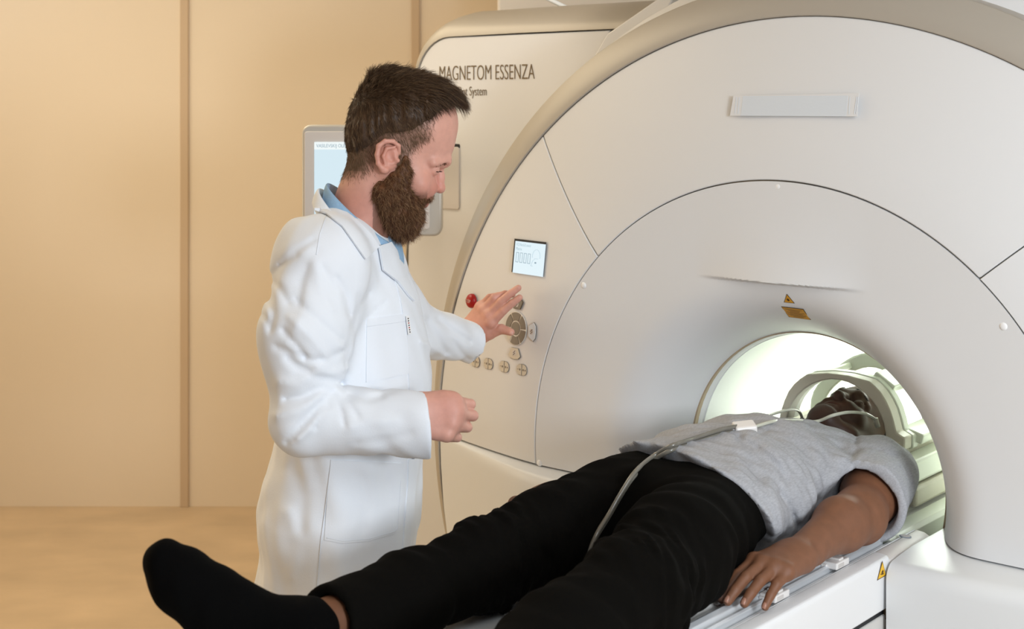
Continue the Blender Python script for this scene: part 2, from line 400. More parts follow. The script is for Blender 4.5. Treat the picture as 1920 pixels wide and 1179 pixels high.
# ================================================================== MRI SCANNER (own axes: x across, y into the bore, z up)
scan = empty('mri_scanner', 'large white magnetic resonance scanner with silver outer ring and round bore', 'scanner', FR)
ZC = 0.929
ZCUT = 0.877
def faceY(x, z):
    """depth of the front covers: flat joint circle, domed outward of it, funnelled into the bore"""
    r = math.hypot(x, z-ZC)
    if r > 0.613: return 0.084*min(1.3, max(0, (r-0.613)/0.375))**1.25
    if r > 0.44: return 0.0
    t = (0.44-r)/(0.44-0.285)
    return 0.177*min(t, 1)**3.0
def annulus(name, r0, r1, zc0, zc1, a0, a1, fy, m, nr=10, na=60, cut=None, parent=scan, back=0.022, uneven=None, bw=0.0022):
    top = []
    for i in range(nr+1):
        s = i/nr; s = uneven(s) if uneven else s
        r = r0+(r1-r0)*s; zc = zc0+(zc1-zc0)*s
        for j in range(na+1):
            a = a0+(a1-a0)*j/na; x = r*math.cos(a); z = zc+r*math.sin(a)
            top.append((x, fy(x, z, s), z))
    fs = [(i*(na+1)+j, i*(na+1)+j+1, (i+1)*(na+1)+j+1, (i+1)*(na+1)+j) for i in range(nr) for j in range(na)]
    me = bpy.data.meshes.new(name); me.from_pydata(top, [], fs)
    bm = bmesh.new(); bm.from_mesh(me)
    if cut is not None:
        bmesh.ops.bisect_plane(bm, geom=bm.verts[:]+bm.edges[:]+bm.faces[:], plane_co=(0, 0, cut), plane_no=(0, 0, -1), clear_outer=True)
    bmesh.ops.remove_doubles(bm, verts=bm.verts, dist=1e-6)
    bmesh.ops.recalc_face_normals(bm, faces=bm.faces)
    av = sum((f.normal.y for f in bm.faces))
    if av > 0: bmesh.ops.reverse_faces(bm, faces=bm.faces)
    r = bmesh.ops.extrude_face_region(bm, geom=bm.faces[:])
    nv = [g for g in r['geom'] if isinstance(g, bmesh.types.BMVert)]
    keep = set(nv)
    for v in nv: v.co.y += 0.0
    # old faces stay as the front; the new copy moves back
    for v in nv: v.co.y += back
    bmesh.ops.recalc_face_normals(bm, faces=bm.faces); bm.to_mesh(me); bm.free()
    o = link(name, me, m, parent); autosm(o, 40)
    if bw: bev(o, bw, 2)
    return o
def ang(x, z, zc=ZC): return math.atan2(z-zc, x)
aL = ang(-0.443, 1.368); aL2 = ang(-0.637, 1.596)
aR = ang(0.411, 1.375); aR2 = ang(0.485, 1.437)
G = 0.0012
def panel(name, s0, s1, label=None):
    # s0, s1: (inner angle, outer angle) at either side
    nr, na = 10, 48; top = []
    for i in range(nr+1):
        s = i/nr; r = 0.6138+(0.9872-0.6138)*s; zc = ZC+(0.883-ZC)*s
        b0 = s0[0]+(s0[1]-s0[0])*s+G/r; b1 = s1[0]+(s1[1]-s1[0])*s-G/r
        for j in range(na+1):
            a = b0+(b1-b0)*j/na; x = r*math.cos(a); z = zc+r*math.sin(a); top.append((x, 0.084*s**1.25, z))
    fs = [(i*(na+1)+j, i*(na+1)+j+1, (i+1)*(na+1)+j+1, (i+1)*(na+1)+j) for i in range(nr) for j in range(na)]
    me = bpy.data.meshes.new(name); me.from_pydata(top, [], fs); bm = bmesh.new(); bm.from_mesh(me)
    bmesh.ops.bisect_plane(bm, geom=bm.verts[:]+bm.edges[:]+bm.faces[:], plane_co=(0, 0, ZCUT+0.0015), plane_no=(0, 0, -1), clear_outer=True)
    r_ = bmesh.ops.extrude_face_region(bm, geom=bm.faces[:])
    for v in [g for g in r_['geom'] if isinstance(g, bmesh.types.BMVert)]: v.co.y += 0.02
    bmesh.ops.recalc_face_normals(bm, faces=bm.faces); bm.to_mesh(me); bm.free()
    o = link(name, me, M['white'], scan); autosm(o, 40); bev(o, 0.0022, 2)
    if label: o['label'] = label
    return o
oc = lambda a: a
panel('front_panel', (aR, aR2), (aL, math.atan2(1.596-0.883, -0.637)))
panel('front_panel', (aL, math.atan2(1.596-0.883, -0.637)), (PI+0.35, PI+0.35), 'left front panel carrying the controls')
panel('front_panel', (-0.35, -0.35), (aR, aR2))
# dark backing seen in the seams
annulus('seam_backing', 0.56, 0.99, ZC, 0.883, -0.4, PI+0.4, lambda x, z, s: 0.008+0.084*s**1.25, M['gap'], nr=4, na=80, cut=ZCUT-0.01, back=0.01, bw=0)
# bore cover: joint circle to the bore seam, with the raised visor above the opening
def coverY(x, z, s):
    y = faceY(x, z)
    zc = 1.336; dz = z-zc; wx = max(0.0, 1-((x-0.01)/0.20)**2)**2
    if dz > 0: y -= 0.026*wx*math.exp(-dz/0.07)*min(1, dz/0.005)
    else: y += 0.0
    return y
annulus('bore_cover', 0.287, 0.611, ZC, ZC, -0.6, PI+0.6, coverY, M['white'], nr=150, na=420, cut=ZCUT+0.0015, back=0.012)
# silver ring and outer drum
ring = annulus('outer_ring', 0.9885, 1.037, 0.883, 0.914, -0.75, PI+0.75, lambda x, z, s: 0.080+0.036*s**1.6, M['silver'], nr=8, na=140, cut=0.12, back=0.30)
# thin pale flange behind the ring, over the rear housing
annulus('ring_flange', 1.02, 1.075, 0.914, 0.925, 0.2, PI+0.75, lambda x, z, s: 0.20+0.03*s, M['white'], nr=3, na=120, cut=0.12, back=0.3)
# bore tube: open cylinder with thickness
def cyl_open(name, r0, r1, zc, y0, y1, m, n=96, parent=scan):
    vs = []; fs = []
    for i in range(n):
        a = 2*PI*i/n
        for (r, y) in ((r0, y0), (r0, y1), (r1, y1), (r1, y0)): vs.append((r*math.cos(a), y, zc+r*math.sin(a)))
    for i in range(n):
        j = (i+1) % n
        for q in range(4): fs.append((i*4+q, i*4+(q+1) % 4, j*4+(q+1) % 4, j*4+q))
    o = fix(pyd(name, vs, fs, m, parent)); return autosm(o, 40)
cyl_open('magnet_drum', 0.302, 1.0, 0.92, 0.45, 1.55, M['white'])
cyl_open('bore_tube', 0.284, 0.30, ZC+0.002, 0.181, 1.75, M['boretube'])
cyl_open('seam_backing', 0.289, 0.31, ZC+0.002, 0.15, 0.2, M['gap'])
for xx in (-0.1, 0.1):
    a = math.asin(xx/0.28)
    o = box('bore_light', (-0.035, 0.50, -0.004), (0.035, 1.7, 0.004), M['glow'], scan, 0.003)
    o.location = (0.27*math.sin(a), 0, ZC+0.27*math.cos(a)); o.rotation_euler = (0, a, 0); o['label'] = 'glowing light strip inside the bore'
# screw caps just inside the joint circle
for (u, v) in ((1094, 535), (1459, 350), (1881, 612), (1011, 868)):
    p = L(u, v, y=0.0)
    vs = []; fs = []
    for i in range(4):
        t = i/3*PI/2
        for j in range(16): vs.append((0.0075*math.cos(t)*math.cos(j*PI/8), -0.003*math.sin(t), 0.0075*math.cos(t)*math.sin(j*PI/8)))
    for i in range(3):
        for j in range(16): fs.append((i*16+j, i*16+(j+1) % 16, (i+1)*16+(j+1) % 16, (i+1)*16+j))
    o = fix(pyd('screw_cap', vs, fs, M['cap'], scan)); o.location = (p.x, 0.0005, p.z)

# lower covers, either side of the table, bulging towards it
def lower(name, sgn):
    """front skin below the horizontal seam: a shallow shelf, a rounded edge, then straight down"""
    nx = 34; g = []
    for i in range(nx+1):
        q = i/nx; row = []
        def put(z, inset, shelf):
            lim = math.sqrt(max(0.0, 0.985**2-(z-0.883)**2)); x = 0.287+(lim-0.287)*q
            r = math.hypot(x, ZCUT-ZC); yf = 0.084*max(0.0, (r-0.613)/0.375)**1.25
            pr = (0.105*(1-((x-0.287)/0.75)**2) if sgn > 0 else 0.095*(1-(x-0.287)/0.72)**1.4)
            pr = max(pr, 0.0)
            return (sgn*x, yf-pr*(1-inset)+shelf, z)
        z0 = ZCUT-0.002
        row.append(put(z0, 0, 0.30)); row.append(put(z0, 1.0, 0.005)); row.append(put(z0-0.003, 0.6, 0))
        for t in np.linspace(0, PI/2, 7): row.append(put(z0-0.006-0.03*(1-math.cos(t)), 0.30*(1-math.sin(t)), 0))
        for z in (0.80, 0.70, 0.55, 0.40, 0.25, 0.10): row.append(put(z, 0, 0))
        row.append(put(0.10, 0, 0.36)); g.append(row)
    nk = len(g[0]); vs = [p for r in g for p in r]
    fs = [(i*nk+j, i*nk+(j+1) % nk, (i+1)*nk+(j+1) % nk, (i+1)*nk+j) for i in range(nx) for j in range(nk)]
    fs += [tuple(range(nk)), tuple(nx*nk+j for j in reversed(range(nk)))]
    o = fix(pyd(name, vs, fs, M['cover'], scan)); autosm(o, 50); return o
lower('lower_cover', 1); lower('lower_cover', -1)
box('base_plinth', (-0.9, 0.1, 0), (0.9, 1.5, 0.14), M['white'], scan, 0.01)

# rear side housing with the lettering
hy = 0.35
def rc(x0, z0, x1, z1, r, n=8, corners=(1, 1, 1, 1)):
    out = []
    for (cx, cz, a0, on) in ((x1-r, z1-r, 0, corners[0]), (x0+r, z1-r, PI/2, corners[1]), (x0+r, z0+r, PI, corners[2]), (x1-r, z0+r, 1.5*PI, corners[3])):
        if on: out += [(cx+r*math.cos(a0+PI/2*i/n), cz+r*math.sin(a0+PI/2*i/n)) for i in range(n+1)]
        else: out.append((cx+r*(1 if a0 in (0, 1.5*PI) else -1), cz+r*(1 if a0 <= PI/2 else -1)))
    return out
hl = []
for i in range(11):
    t = i/10*PI/2; hl.append((-1.20-0.125*math.sin(t), 1.745+0.131*math.cos(t)))
hl += [(-1.345, 1.55), (-1.36, 1.30), (-1.365, 1.0), (-1.36, 0.5), (-1.33, 0.15)]
hp = [(-0.66, 1.877)]+hl+[(-0.9, 0.15), (-0.9, 0.5), (-0.98, 0.95), (-0.94, 1.3), (-0.80, 1.62)]
prism('side_housing', hp, 'y', hy, 0.44, M['white'], scan, 0.003)
# silver shell: a rounded bar wrapped over the top and round the corner of the housing, tapering down the side
path = [(-0.50, 1.878)]+[(-0.7, 1.878), (-0.95, 1.878)]+hl[:11]+[(-1.345, 1.55), (-1.362, 1.25), (-1.366, 0.9), (-1.36, 0.5), (-1.33, 0.15)]
grow = [0.10]*3+[0.10-0.055*(i/10) for i in range(11)]+[0.030, 0.02, 0.02, 0.02, 0.02]
vs = []; fs = []; nprof = 10
for i, (x, z) in enumerate(path):
    xa, za = path[max(i-1, 0)]; xb, zb = path[min(i+1, len(path)-1)]
    tx, tz = xb-xa, zb-za; l = math.hypot(tx, tz); nx_, nz_ = tz/l, -tx/l
    if nx_*(x+0.6)+nz_*(z-1.0) < 0: nx_, nz_ = -nx_, -nz_
    g = grow[i]
    for k in range(nprof+1):
        t = k/nprof*PI/2
        vs.append((x+nx_*(0.002+g*math.sin(t)*0.8), hy-0.004+g*2.0*(1-math.cos(t)), z+nz_*(0.002+g*math.sin(t)*0.8)))
    vs.append((x+nx_*(0.002+g*0.8), 1.4, z+nz_*(0.002+g*0.8)))
    vs.append((x-nx_*0.0, 1.4, z-nz_*0.0)); vs.append((x, hy+0.02, z))
np_ = nprof+4
for i in range(len(path)-1):
    for k in range(np_): fs.append((i*np_+k, i*np_+(k+1) % np_, (i+1)*np_+(k+1) % np_, (i+1)*np_+k))
fs.append(tuple(range(np_))); fs.append(tuple((len(path)-1)*np_+k for k in reversed(range(np_))))
autosm(fix(pyd('housing_shell', vs, fs, M['silver'], scan)), 40)
# pale wedge strip between housing and ring
prism('housing_strip', [(-0.66, 1.868), (-0.50, 1.952), (-0.46, 1.952), (-0.56, 1.80), (-0.8, 1.62), (-0.93, 1.35), (-0.955, 1.35), (-0.82, 1.65)], 'y', hy-0.012, 0.44, M['white'], scan, 0.004)
prism('hatch', rc(-1.30, 1.408, -1.163, 1.578, 0.008), 'y', hy-0.004, hy+0.01, M['bezel'], scan, 0.0015)
prism('hatch_slot', rc(-1.30, 1.574, -1.163, 1.586, 0.005), 'y', hy-0.002, hy+0.01, M['black'], scan, 0)
def onface(x, y, z, tilt=0.0): return Matrix.Translation((x, y, z)) @ Matrix.Rotation(PI/2+tilt, 4, 'X')
text('lettering', 'MAGNETOM ESSENZA', 0.058, onface(-1.241, hy-0.001, 1.759), M['letter'], scan, sx=0.59, thin=-0.0009)
text('lettering', 'A Tim+Dot System', 0.036, onface(-1.241, hy-0.001, 1.717), M['letter'], scan, sx=0.62, thin=-0.0006)

# LCD display set in the left panel
def tiltm(x, z, dy=0.0, tx=0.20):
    """plane lying on the domed left panel at (x, z)"""
    y = faceY(x, z); e = 0.004
    r = math.hypot(x, z-ZC); s = min(1, max(0, (r-0.6165)/(0.3675))); y = 0.084*s**1.25
    slope = 0.084*1.25*s**0.25/0.375; nr = Vector((slope*x/r, -1, slope*(z-ZC)/r)).normalized()
    up = Vector((0, 0, 1)); up = (up-nr*up.dot(nr)).normalized(); rt = up.cross(nr).normalized()
    if rt.x < 0: rt = -rt
    mm = Matrix((rt, up, nr)).transposed().to_4x4(); mm.translation = Vector((x, y, z))+nr*dy
    return mm
def plate(name, pts, th, mtx, m, parent=scan, b=0.0):
    n = len(pts); vs = [mtx @ Vector((p[0], p[1], 0)) for p in pts]+[mtx @ Vector((p[0], p[1], th)) for p in pts]
    fs = [tuple(range(n-1, -1, -1)), tuple(range(n, 2*n))]+[(i, (i+1) % n, (i+1) % n+n, i+n) for i in range(n)]
    o = fix(pyd(name, vs, fs, m, parent, smooth=False))
    if b: bev(o, b, 2)
    return o
def rect(w, h, r=0.0):
    return rc(-w/2, -h/2, w/2, h/2, r, 5) if r else [(-w/2, -h/2), (w/2, -h/2), (w/2, h/2), (-w/2, h/2)]
dm = tiltm(-0.655, 1.341)
plate('display_recess', rect(0.114, 0.078, 0.001), 0.0010, dm, M['black'])
fr_ = plate('display_screen', rect(0.1085, 0.0735), 0.0012, dm @ Matrix.Translation((0.0030, -0.0028, 0.0009)), M['lcd'])
fr_['label'] = 'glowing pale blue display'
text('display_text', 'H2.Neck/Lower', 0.0098, dm @ Matrix.Translation((-0.047, 0.0235, 0.0022)), M['lcdinkpale'], scan, sx=0.85, depth=0.0001)
text('display_text', 'Matrix', 0.0098, dm @ Matrix.Translation((-0.047, 0.0135, 0.0022)), M['lcdinkpale'], scan, sx=0.85, depth=0.0001)
def segbox(name, x0, y0, x1, y1, w, mtx, m):
    for (a, b, c, d) in ((x0, y0, x1, y0+w), (x0, y1-w, x1, y1), (x0, y0, x0+w, y1), (x1-w, y0, x1, y1)):
        yield [(a, b), (c, b), (c, d), (a, d)]
for i in range(4):
    x = -0.044+i*0.0143; vs = []; fs = []
    for q in list(segbox('d', x, -0.0145, x+0.0095, 0.0085, 0.0012, dm, None)):
        b = len(vs); vs += [dm @ Vector((p[0], p[1], 0.0024)) for p in q]+[dm @ Vector((p[0], p[1], 0.0021)) for p in q]
        fs += [(b, b+1, b+2, b+3), (b+4, b+7, b+6, b+5), (b, b+4, b+5, b+1), (b+1, b+5, b+6, b+2), (b+2, b+6, b+7, b+3), (b+3, b+7, b+4, b)]
    pyd('display_digit', vs, fs, M['lcdink'], scan, smooth=False)
tube('display_drawing', [dm @ Vector((0.0285+0.0135*math.cos(a), 0.004+0.0155*math.sin(a), 0.0024)) for a in np.linspace(-0.25, PI+0.25, 20)], 0.0004, M['lcdinkpale'], scan, n=4, sub=1)
tube('display_drawing', [dm @ Vector((p[0], p[1], 0.0024)) for p in ((0.0125, -0.0185), (0.019, -0.0185), (0.012, -0.0185), (0.018, -0.006), (0.0225, -0.004), (0.0235, -0.001), (0.036, -0.001))], 0.0004, M['lcdinkpale'], scan, n=4, sub=1)
plate('display_drawing', rect(0.006, 0.0035, 0.001), 0.0003, dm @ Matrix.Translation((0.0275, -0.0105, 0.0021)), M['lcdink'])

# stop button: a raised red dome
q_ = L(879, 565, y=0.05); sm = tiltm(q_.x, q_.z)
vs = []; fs = []
prof = [(0.0175, 0), (0.0175, 0.004), (0.016, 0.008), (0.012, 0.0115), (0.006, 0.0132), (0.0005, 0.0136)]
for (r, h) in prof:
    for j in range(28): vs.append(sm @ Vector((r*math.cos(2*PI*j/28), r*math.sin(2*PI*j/28), h)))
for i in range(len(prof)-1):
    for j in range(28): fs.append((i*28+j, i*28+(j+1) % 28, (i+1)*28+(j+1) % 28, (i+1)*28+j))
fs.append(tuple((len(prof)-1)*28+j for j in range(28)))
stopb = fix(pyd('stop_button', vs, fs, M['red'], scan)); stopb['label'] = 'red dome button'
text('button_text', 'STOP', 0.0105, sm @ Matrix.Translation((0, -0.004, 0.0135)), M['pale'], stopb, align='CENTER', sx=0.85)
# round cluster of keys
q_ = L(971, 615, y=0.025); km = tiltm(q_.x, q_.z)
def sector(r0, r1, a0, a1, n=10):
    return [(r0*math.cos(a), r0*math.sin(a)) for a in np.linspace(a1, a0, n)]+[(r1*math.cos(a), r1*math.sin(a)) for a in np.linspace(a0, a1, n)]
circ = lambda r, n=28: [(r*math.cos(2*PI*i/n), r*math.sin(2*PI*i/n)) for i in range(n)]
plate('key_ring', circ(0.0385), 0.0016, km, M['ring'], b=0.0006)
for i in range(6):
    a0 = math.radians(30+60*i+3)-PI/6; a1 = a0+math.radians(54)
    plate('key', sector(0.0185, 0.037, a0, a1), 0.0028, km, M['keydark'] if i not in (3,) else M['key'], b=0.0005)
plate('key', circ(0.0155), 0.0028, km, M['keydark'], b=0.0005)
def keyed(name, pts, mtx, m):
    plate('key_rim', [(p[0]*1.05, p[1]*1.05) for p in pts], 0.0012, mtx, M['keyline'])
    plate(name, pts, 0.0024, mtx, m, b=0.0005)
trap = [(-0.012, -0.011), (0.012, -0.011), (0.021, 0.006), (0.014, 0.0125), (0, 0.0145), (-0.014, 0.0125), (-0.021, 0.006)]
for (dx, dz, rot, mm_) in ((0.0, 0.056, 0, 'keydark'), (0.0, -0.056, PI, 'key'), (0.058, 0.0, -PI/2, 'tape')):
    q = km @ Matrix.Translation((dx, dz, 0)) @ Matrix.Rotation(rot, 4, 'Z')
    keyed('key', trap, q, M[mm_])
    g = km @ Matrix.Translation((dx, dz, 0.0025))
    plate('key_symbol', circ(0.0065, 16), 0.0002, g, M['bezel'])
    for t in (-0.5, 0.5):
        plate('key_symbol', rect(0.009, 0.0013), 0.0003, g @ Matrix.Translation((0, t*0.005, 0.0002)) @ Matrix.Rotation(0.7, 4, 'Z'), M['brown'])
# the row of paired half-round keys
def half(s, r=0.0125, w=0.0125):
    pts = [(0.0012, -r), (w-0.002, -r+0.001), (w+0.0035, -r*0.55), (w+0.0048, 0), (w+0.0035, r*0.55), (w-0.002, r-0.001), (0.0012, r)]
    return [(s*p[0], p[1]) for p in (pts if s > 0 else pts[::-1])]
for i in range(4):
    q_ = L(*((890.5, 678), (917.6, 681.5), (949.5, 686.5), (983.5, 692))[i], y=(0.045, 0.038, 0.028, 0.018)[i]); pm = tiltm(q_.x, q_.z)
    for s in (-1, 1):
        pts = half(s); cx = sum(p[0] for p in pts)/7
        q = pm
        plate('key_rim', [((p[0]-cx)*1.08+cx, p[1]*1.05) for p in pts], 0.001, q, M['keyline'])
        plate('key', pts, 0.0018, q, M['key'], b=0.0004)
        plate('key_symbol', rect(0.004, 0.0009), 0.0003, q @ Matrix.Translation((s*0.013, 0, 0.0018)), M['brown'])
        if s > 0: plate('key_symbol', rect(0.0009, 0.004), 0.0003, q @ Matrix.Translation((s*0.013, 0, 0.0018)), M['brown'])
        plate('key_symbol', circ(0.0026, 10), 0.0003, q @ Matrix.Translation((s*0.006, 0, 0.0018)), M['keydark'])

# labels above the bore
def cov(x, z):
    y = coverY(x, z, 0); e = 0.003
    n = Vector(((coverY(x+e, z, 0)-coverY(x-e, z, 0))/(2*e), -1, (coverY(x, z+e, 0)-coverY(x, z-e, 0))/(2*e))).normalized()
    up = Vector((0, 0, 1)); up = (up-n*up.dot(n)).normalized(); rt = up.cross(n); rt = rt if rt.x > 0 else -rt
    mm = Matrix((rt, up, n)).transposed().to_4x4(); mm.translation = Vector((x, y, z)); return mm
def tri(s): return [(-s/2, -s*0.36), (s/2, -s*0.36), (0, s*0.5)]
def tri_sign(name, s, mtx, m, lab, parent=scan):
    a = plate(name, tri(s), 0.0006, mtx, M['brown'], parent); a['label'] = lab
    plate('label_face', tri(s*0.84), 0.0005, mtx @ Matrix.Translation((0, -0.0002, 0.0006)), m, a); return a
tm = cov(0.026, 1.308)
t1 = tri_sign('warning_triangle', 0.024, tm, M['amber'], 'small amber triangle with a black sunburst')
for i in range(4):
    plate('label_symbol', rect(0.007, 0.0009), 0.0003, tm @ Matrix.Translation((0, -0.0012, 0.0012)) @ Matrix.Rotation(i*PI/4, 4, 'Z'), M['brown'], t1)
lm = cov(0.030, 1.278)
ll = plate('warning_label', [(p[0]-0.0, p[1]) for p in rect(0.052, 0.036)], 0.0006, lm, M['brown'])
plate('label_face', rect(0.049, 0.033), 0.0005, lm @ Matrix.Translation((0, 0, 0.0006)), M['amber'], ll)
for i, wdt in enumerate((0.040, 0.028, 0.022, 0.042, 0.030, 0.044, 0.036, 0.024)):
    plate('print_line', rect(wdt, 0.0011), 0.0002, lm @ Matrix.Translation((0, 0.0125-i*0.0036, 0.0011)), M['brown'], ll)
# strip of clear tape over a paper slip on the top panel
tpm = tiltm(0.028, 1.690)
o = plate('tape_strip', [(-0.1415, -0.0215), (0.140, -0.0215), (0.1385, 0.0245), (-0.1385, 0.0205)], 0.0009, tpm, M['white'])
o['label'] = 'strip of tape over a white paper slip'
plate('paper_slip', rect(0.232, 0.041), 0.0005, tpm @ Matrix.Translation((0, -0.001, 0.001)), M['tape'], o)
for (x, w, a) in ((-0.124, 0.0010, 0.05), (-0.131, 0.0007, 0.02), (0.134, 0.0014, -0.05), (0.121, 0.0008, 0.04), (0.1372, 0.0007, -0.03)):
    plate('tape_crease', rect(w, 0.034), 0.0008, tpm @ Matrix.Translation((x, 0.0, 0.0008)) @ Matrix.Rotation(a, 4, 'Z'), M['tape'], o)

# ================================================================== PATIENT TABLE
table = empty('patient_table', 'white motorised patient table sliding into the scanner bore', 'table', FR)
Y0, Y1 = -1.62, 1.2
half_p = [(0, 0.868), (0.15, 0.872), (0.164, 0.880), (0.172, 0.885), (0.179, 0.882), (0.184, 0.874), (0.196, 0.872)]
prof = [(-x, z) for (x, z) in half_p[::-1]]+half_p[1:]+[(0.196, 0.80), (-0.196, 0.80)]
prism('tabletop', prof, 'y', Y0, Y1, M['mattress'], table, 0.0015)
for s in (-1, 1):
    pts = [(s*x, z) for (x, z) in ((0.196, 0.874), (0.199, 0.886), (0.208, 0.890), (0.2165, 0.886), (0.219, 0.878), (0.224, 0.878), (0.227, 0.882), (0.231, 0.878), (0.231, 0.84), (0.196, 0.84))]
    prism('side_rail', pts, 'y', Y0, 0.0 if s > 0 else 0.0, M['alu'], table, 0.001)
    prism('bore_rail', [(s*x, z) for (x, z) in ((0.196, 0.870), (0.204, 0.878), (0.232, 0.874), (0.24, 0.866), (0.24, 0.82), (0.196, 0.82))], 'y', 0.02, Y1, M['coilw'], table, 0.001)
    prism('side_ledge', [(s*x, z) for (x, z) in ((0.2315, 0.868), (0.242, 0.868), (0.2445, 0.874), (0.2485, 0.876), (0.2505, 0.872), (0.2505, 0.80), (0.2315, 0.80))], 'y', Y0, 0.10, M['white2'], table, 0.001)
    prism('side_panel', [(s*x, z) for (x, z) in ((0.2515, 0.8770), (0.268, 0.8772), (0.277, 0.8755), (0.2803, 0.871), (0.281, 0.865), (0.280, 0.783), (0.2515, 0.783))], 'y', Y0-0.02, -0.078, M['white2'], table, 0.002)
    prism('shadow_gap', [(s*x, z) for (x, z) in ((0.20, 0.784), (0.275, 0.784), (0.275, 0.772), (0.20, 0.772))], 'y', Y0, -0.09, M['black'], table, 0)
    prism('lower_panel', [(s*x, z) for (x, z) in ((0.20, 0.773), (0.279, 0.773), (0.276, 0.60), (0.26, 0.45), (0.20, 0.45))], 'y', Y0+0.1, -0.09, M['mattress'], table, 0.003)
    prism('end_cap', [(s*x, z) for (x, z) in ((0.2515, 0.877), (0.270, 0.875), (0.283, 0.868), (0.284, 0.80), (0.2515, 0.80))], 'y', -0.080, 0.10, M['bezel'], table, 0.003)
prism('foot_end', [(-0.25, 0.765), (0.25, 0.765), (0.25, 0.862), (-0.25, 0.862)], 'y', Y0-0.03, Y0, M['white2'], table, 0.01)
box('pedestal', (-0.18, -1.25, 0.0), (0.18, -0.1, 0.757), M['white2'], table, 0.02)
box('pedestal_foot', (-0.26, -1.4, 0.0), (0.26, -0.1, 0.07), M['bezel'], table, 0.015)
# clips on the rail
for (u, v) in ((1566, 1047), (1452, 1114)):
    p = L(u, v, x=0.232+0.0)
    cy = p.y
    e = box('rail_clip', (0.217, cy-0.024, 0.876), (0.247, cy+0.024, 0.888), M['clip'], table, 0.002)
    box('clip_notch', (0.222, cy-0.008, 0.888), (0.244, cy+0.008, 0.892), M['clip'], e, 0.0015)
    box('clip_slot', (0.2465, cy-0.018, 0.879), (0.2480, cy+0.002, 0.885), M['bezel'], e, 0.0005)
    box('clip_eye', (0.219, cy-0.029, 0.877), (0.229, cy-0.024, 0.884), M['clip'], e, 0.001)
# pinch warning sign on the side panel, oval emblem on the end cap
sp = L(1652, 1065, x=0.2805)
wm = Matrix(((0, 0, 1), (1, 0, 0), (0, 1, 0))).to_4x4(); wm.translation = Vector((0.2806, sp.y, 0.857))
wm = wm @ Matrix.Rotation(0.05, 4, 'X')
wt = tri_sign('warning_triangle', 0.036, wm @ Matrix.Translation((0, 0, 0.0008)), M['yellow'], 'yellow pinch warning triangle on the side panel', table)
for (dx, dy, r, w, h) in ((0.001, -0.002, 0.5, 0.007, 0.005), (-0.004, -0.005, -0.3, 0.005, 0.002), (0.003, -0.006, 0.2, 0.006, 0.002)):
    plate('label_symbol', rect(w, h, 0.001), 0.0004, wm @ Matrix.Translation((dx, dy, 0.0019)) @ Matrix.Rotation(r, 4, 'Z'), M['brown'], wt)
em = L(1697, 1005, z=0.877)
eo = plate('emblem', [(0.012*math.cos(a), 0.009*math.sin(a)) for a in np.linspace(0, 2*PI, 25)[:-1]], 0.0008, Matrix.Translation((min(em.x, 0.266), em.y, 0.8765)), M['emblem'], table)
plate('emblem_face', [(0.0095*math.cos(a), 0.0068*math.sin(a)) for a in np.linspace(0, 2*PI, 25)[:-1]], 0.0005, Matrix.Translation((min(em.x, 0.266), em.y, 0.8774)), M['bezel'], eo)

# ================================================================== HEAD COIL
coil = empty('head_coil', 'pale plastic head coil arched over the head of the lying man', 'head coil', FR)
def arch(name, y0, y1, ro, ri, zc, m, sx=1.0, foot=0.955, n=24, b=0.004, parent=coil, a0=0.0):
    def oct_(r, a):   # slightly faceted arch
        k = 1+0.05*math.cos(4*a+0.2)
        return (sx*r*math.cos(a)*k, zc+r*0.93*math.sin(a)*k)
    out = [oct_(ro, a) for a in np.linspace(a0, PI-a0, n)]
    inn = [oct_(ri, a) for a in np.linspace(PI-a0, a0, n)]
    pts = [(sx*ro*1.05+0.0, foot)]+out+[(-sx*ro*1.05, foot), (-sx*ri*1.03, foot)]+inn+[(sx*ri*1.03, foot)]
    return prism(name, pts, 'y', y0, y1, m, parent, b, 3)
CZ = 1.000
YA = 0.255
out_ = [L(u, v, y=YA) for u, v in ((1459.6, 788), (1463, 770), (1469.5, 750.5), (1477, 734), (1487, 720.7), (1499, 710), (1512, 701.5), (1549, 699.5), (1588.6, 704), (1629, 715), (1640, 724), (1650, 735), (1660, 751), (1669, 770), (1675, 790), (1680, 811), (1696, 821), (1695.5, 845))]
in_ = [L(u, v, y=YA) for u, v in ((1662, 850), (1659, 810), (1656, 794), (1651, 780), (1644, 765), (1633, 750), (1620, 736.6), (1605, 725), (1588.6, 717), (1573, 712.5), (1557, 711), (1539, 714), (1521, 720.7), (1507, 730), (1495, 741), (1486, 753), (1479, 768), (1474.5, 788))]
o = prism('front_arch', [(p.x, p.z) for p in out_+in_], 'y', YA, YA+0.035, M['coil'], coil, 0.003, 2)
c0 = sum((Vector((p.x, 0, p.z)) for p in out_+in_), Vector())/len(out_+in_)
sc_ = lambda p, k: (c0.x+(p.x-c0.x)*k, c0.z+(p.z-c0.z)*k)
prism('arch_rim', [sc_(p, 1.02) for p in out_]+[sc_(p, 1.02) for p in in_], 'y', YA+0.035, YA+0.06, M['coilw'], coil, 0.003, 2)
cr = L(1630, 718, y=YA); cl = L(1512, 704, y=YA); cb = L(1684, 818, y=YA)
for q, w, h, r in ((cr, 0.052, 0.020, -0.55), (cl, 0.030, 0.014, 0.45), (cb, 0.050, 0.022, -0.25)):
    o = box('coil_beam', (-w/2, YA+0.05, -h/2), (w/2, 0.45, h/2), M['coilw'], coil, 0.004); o.location = (q.x+(0.006 if q.x > 0 else 0.004), 0, q.z-0.006); o.rotation_euler = (0, -r, 0)
arch('rear_arch', 0.43, 0.50, 0.146, 0.112, CZ+0.0, M['coilw'])
box('coil_button', (-0.0, 0.452, CZ+0.146), (0.034, 0.476, CZ+0.156), M['coilbtn'], coil, 0.003)
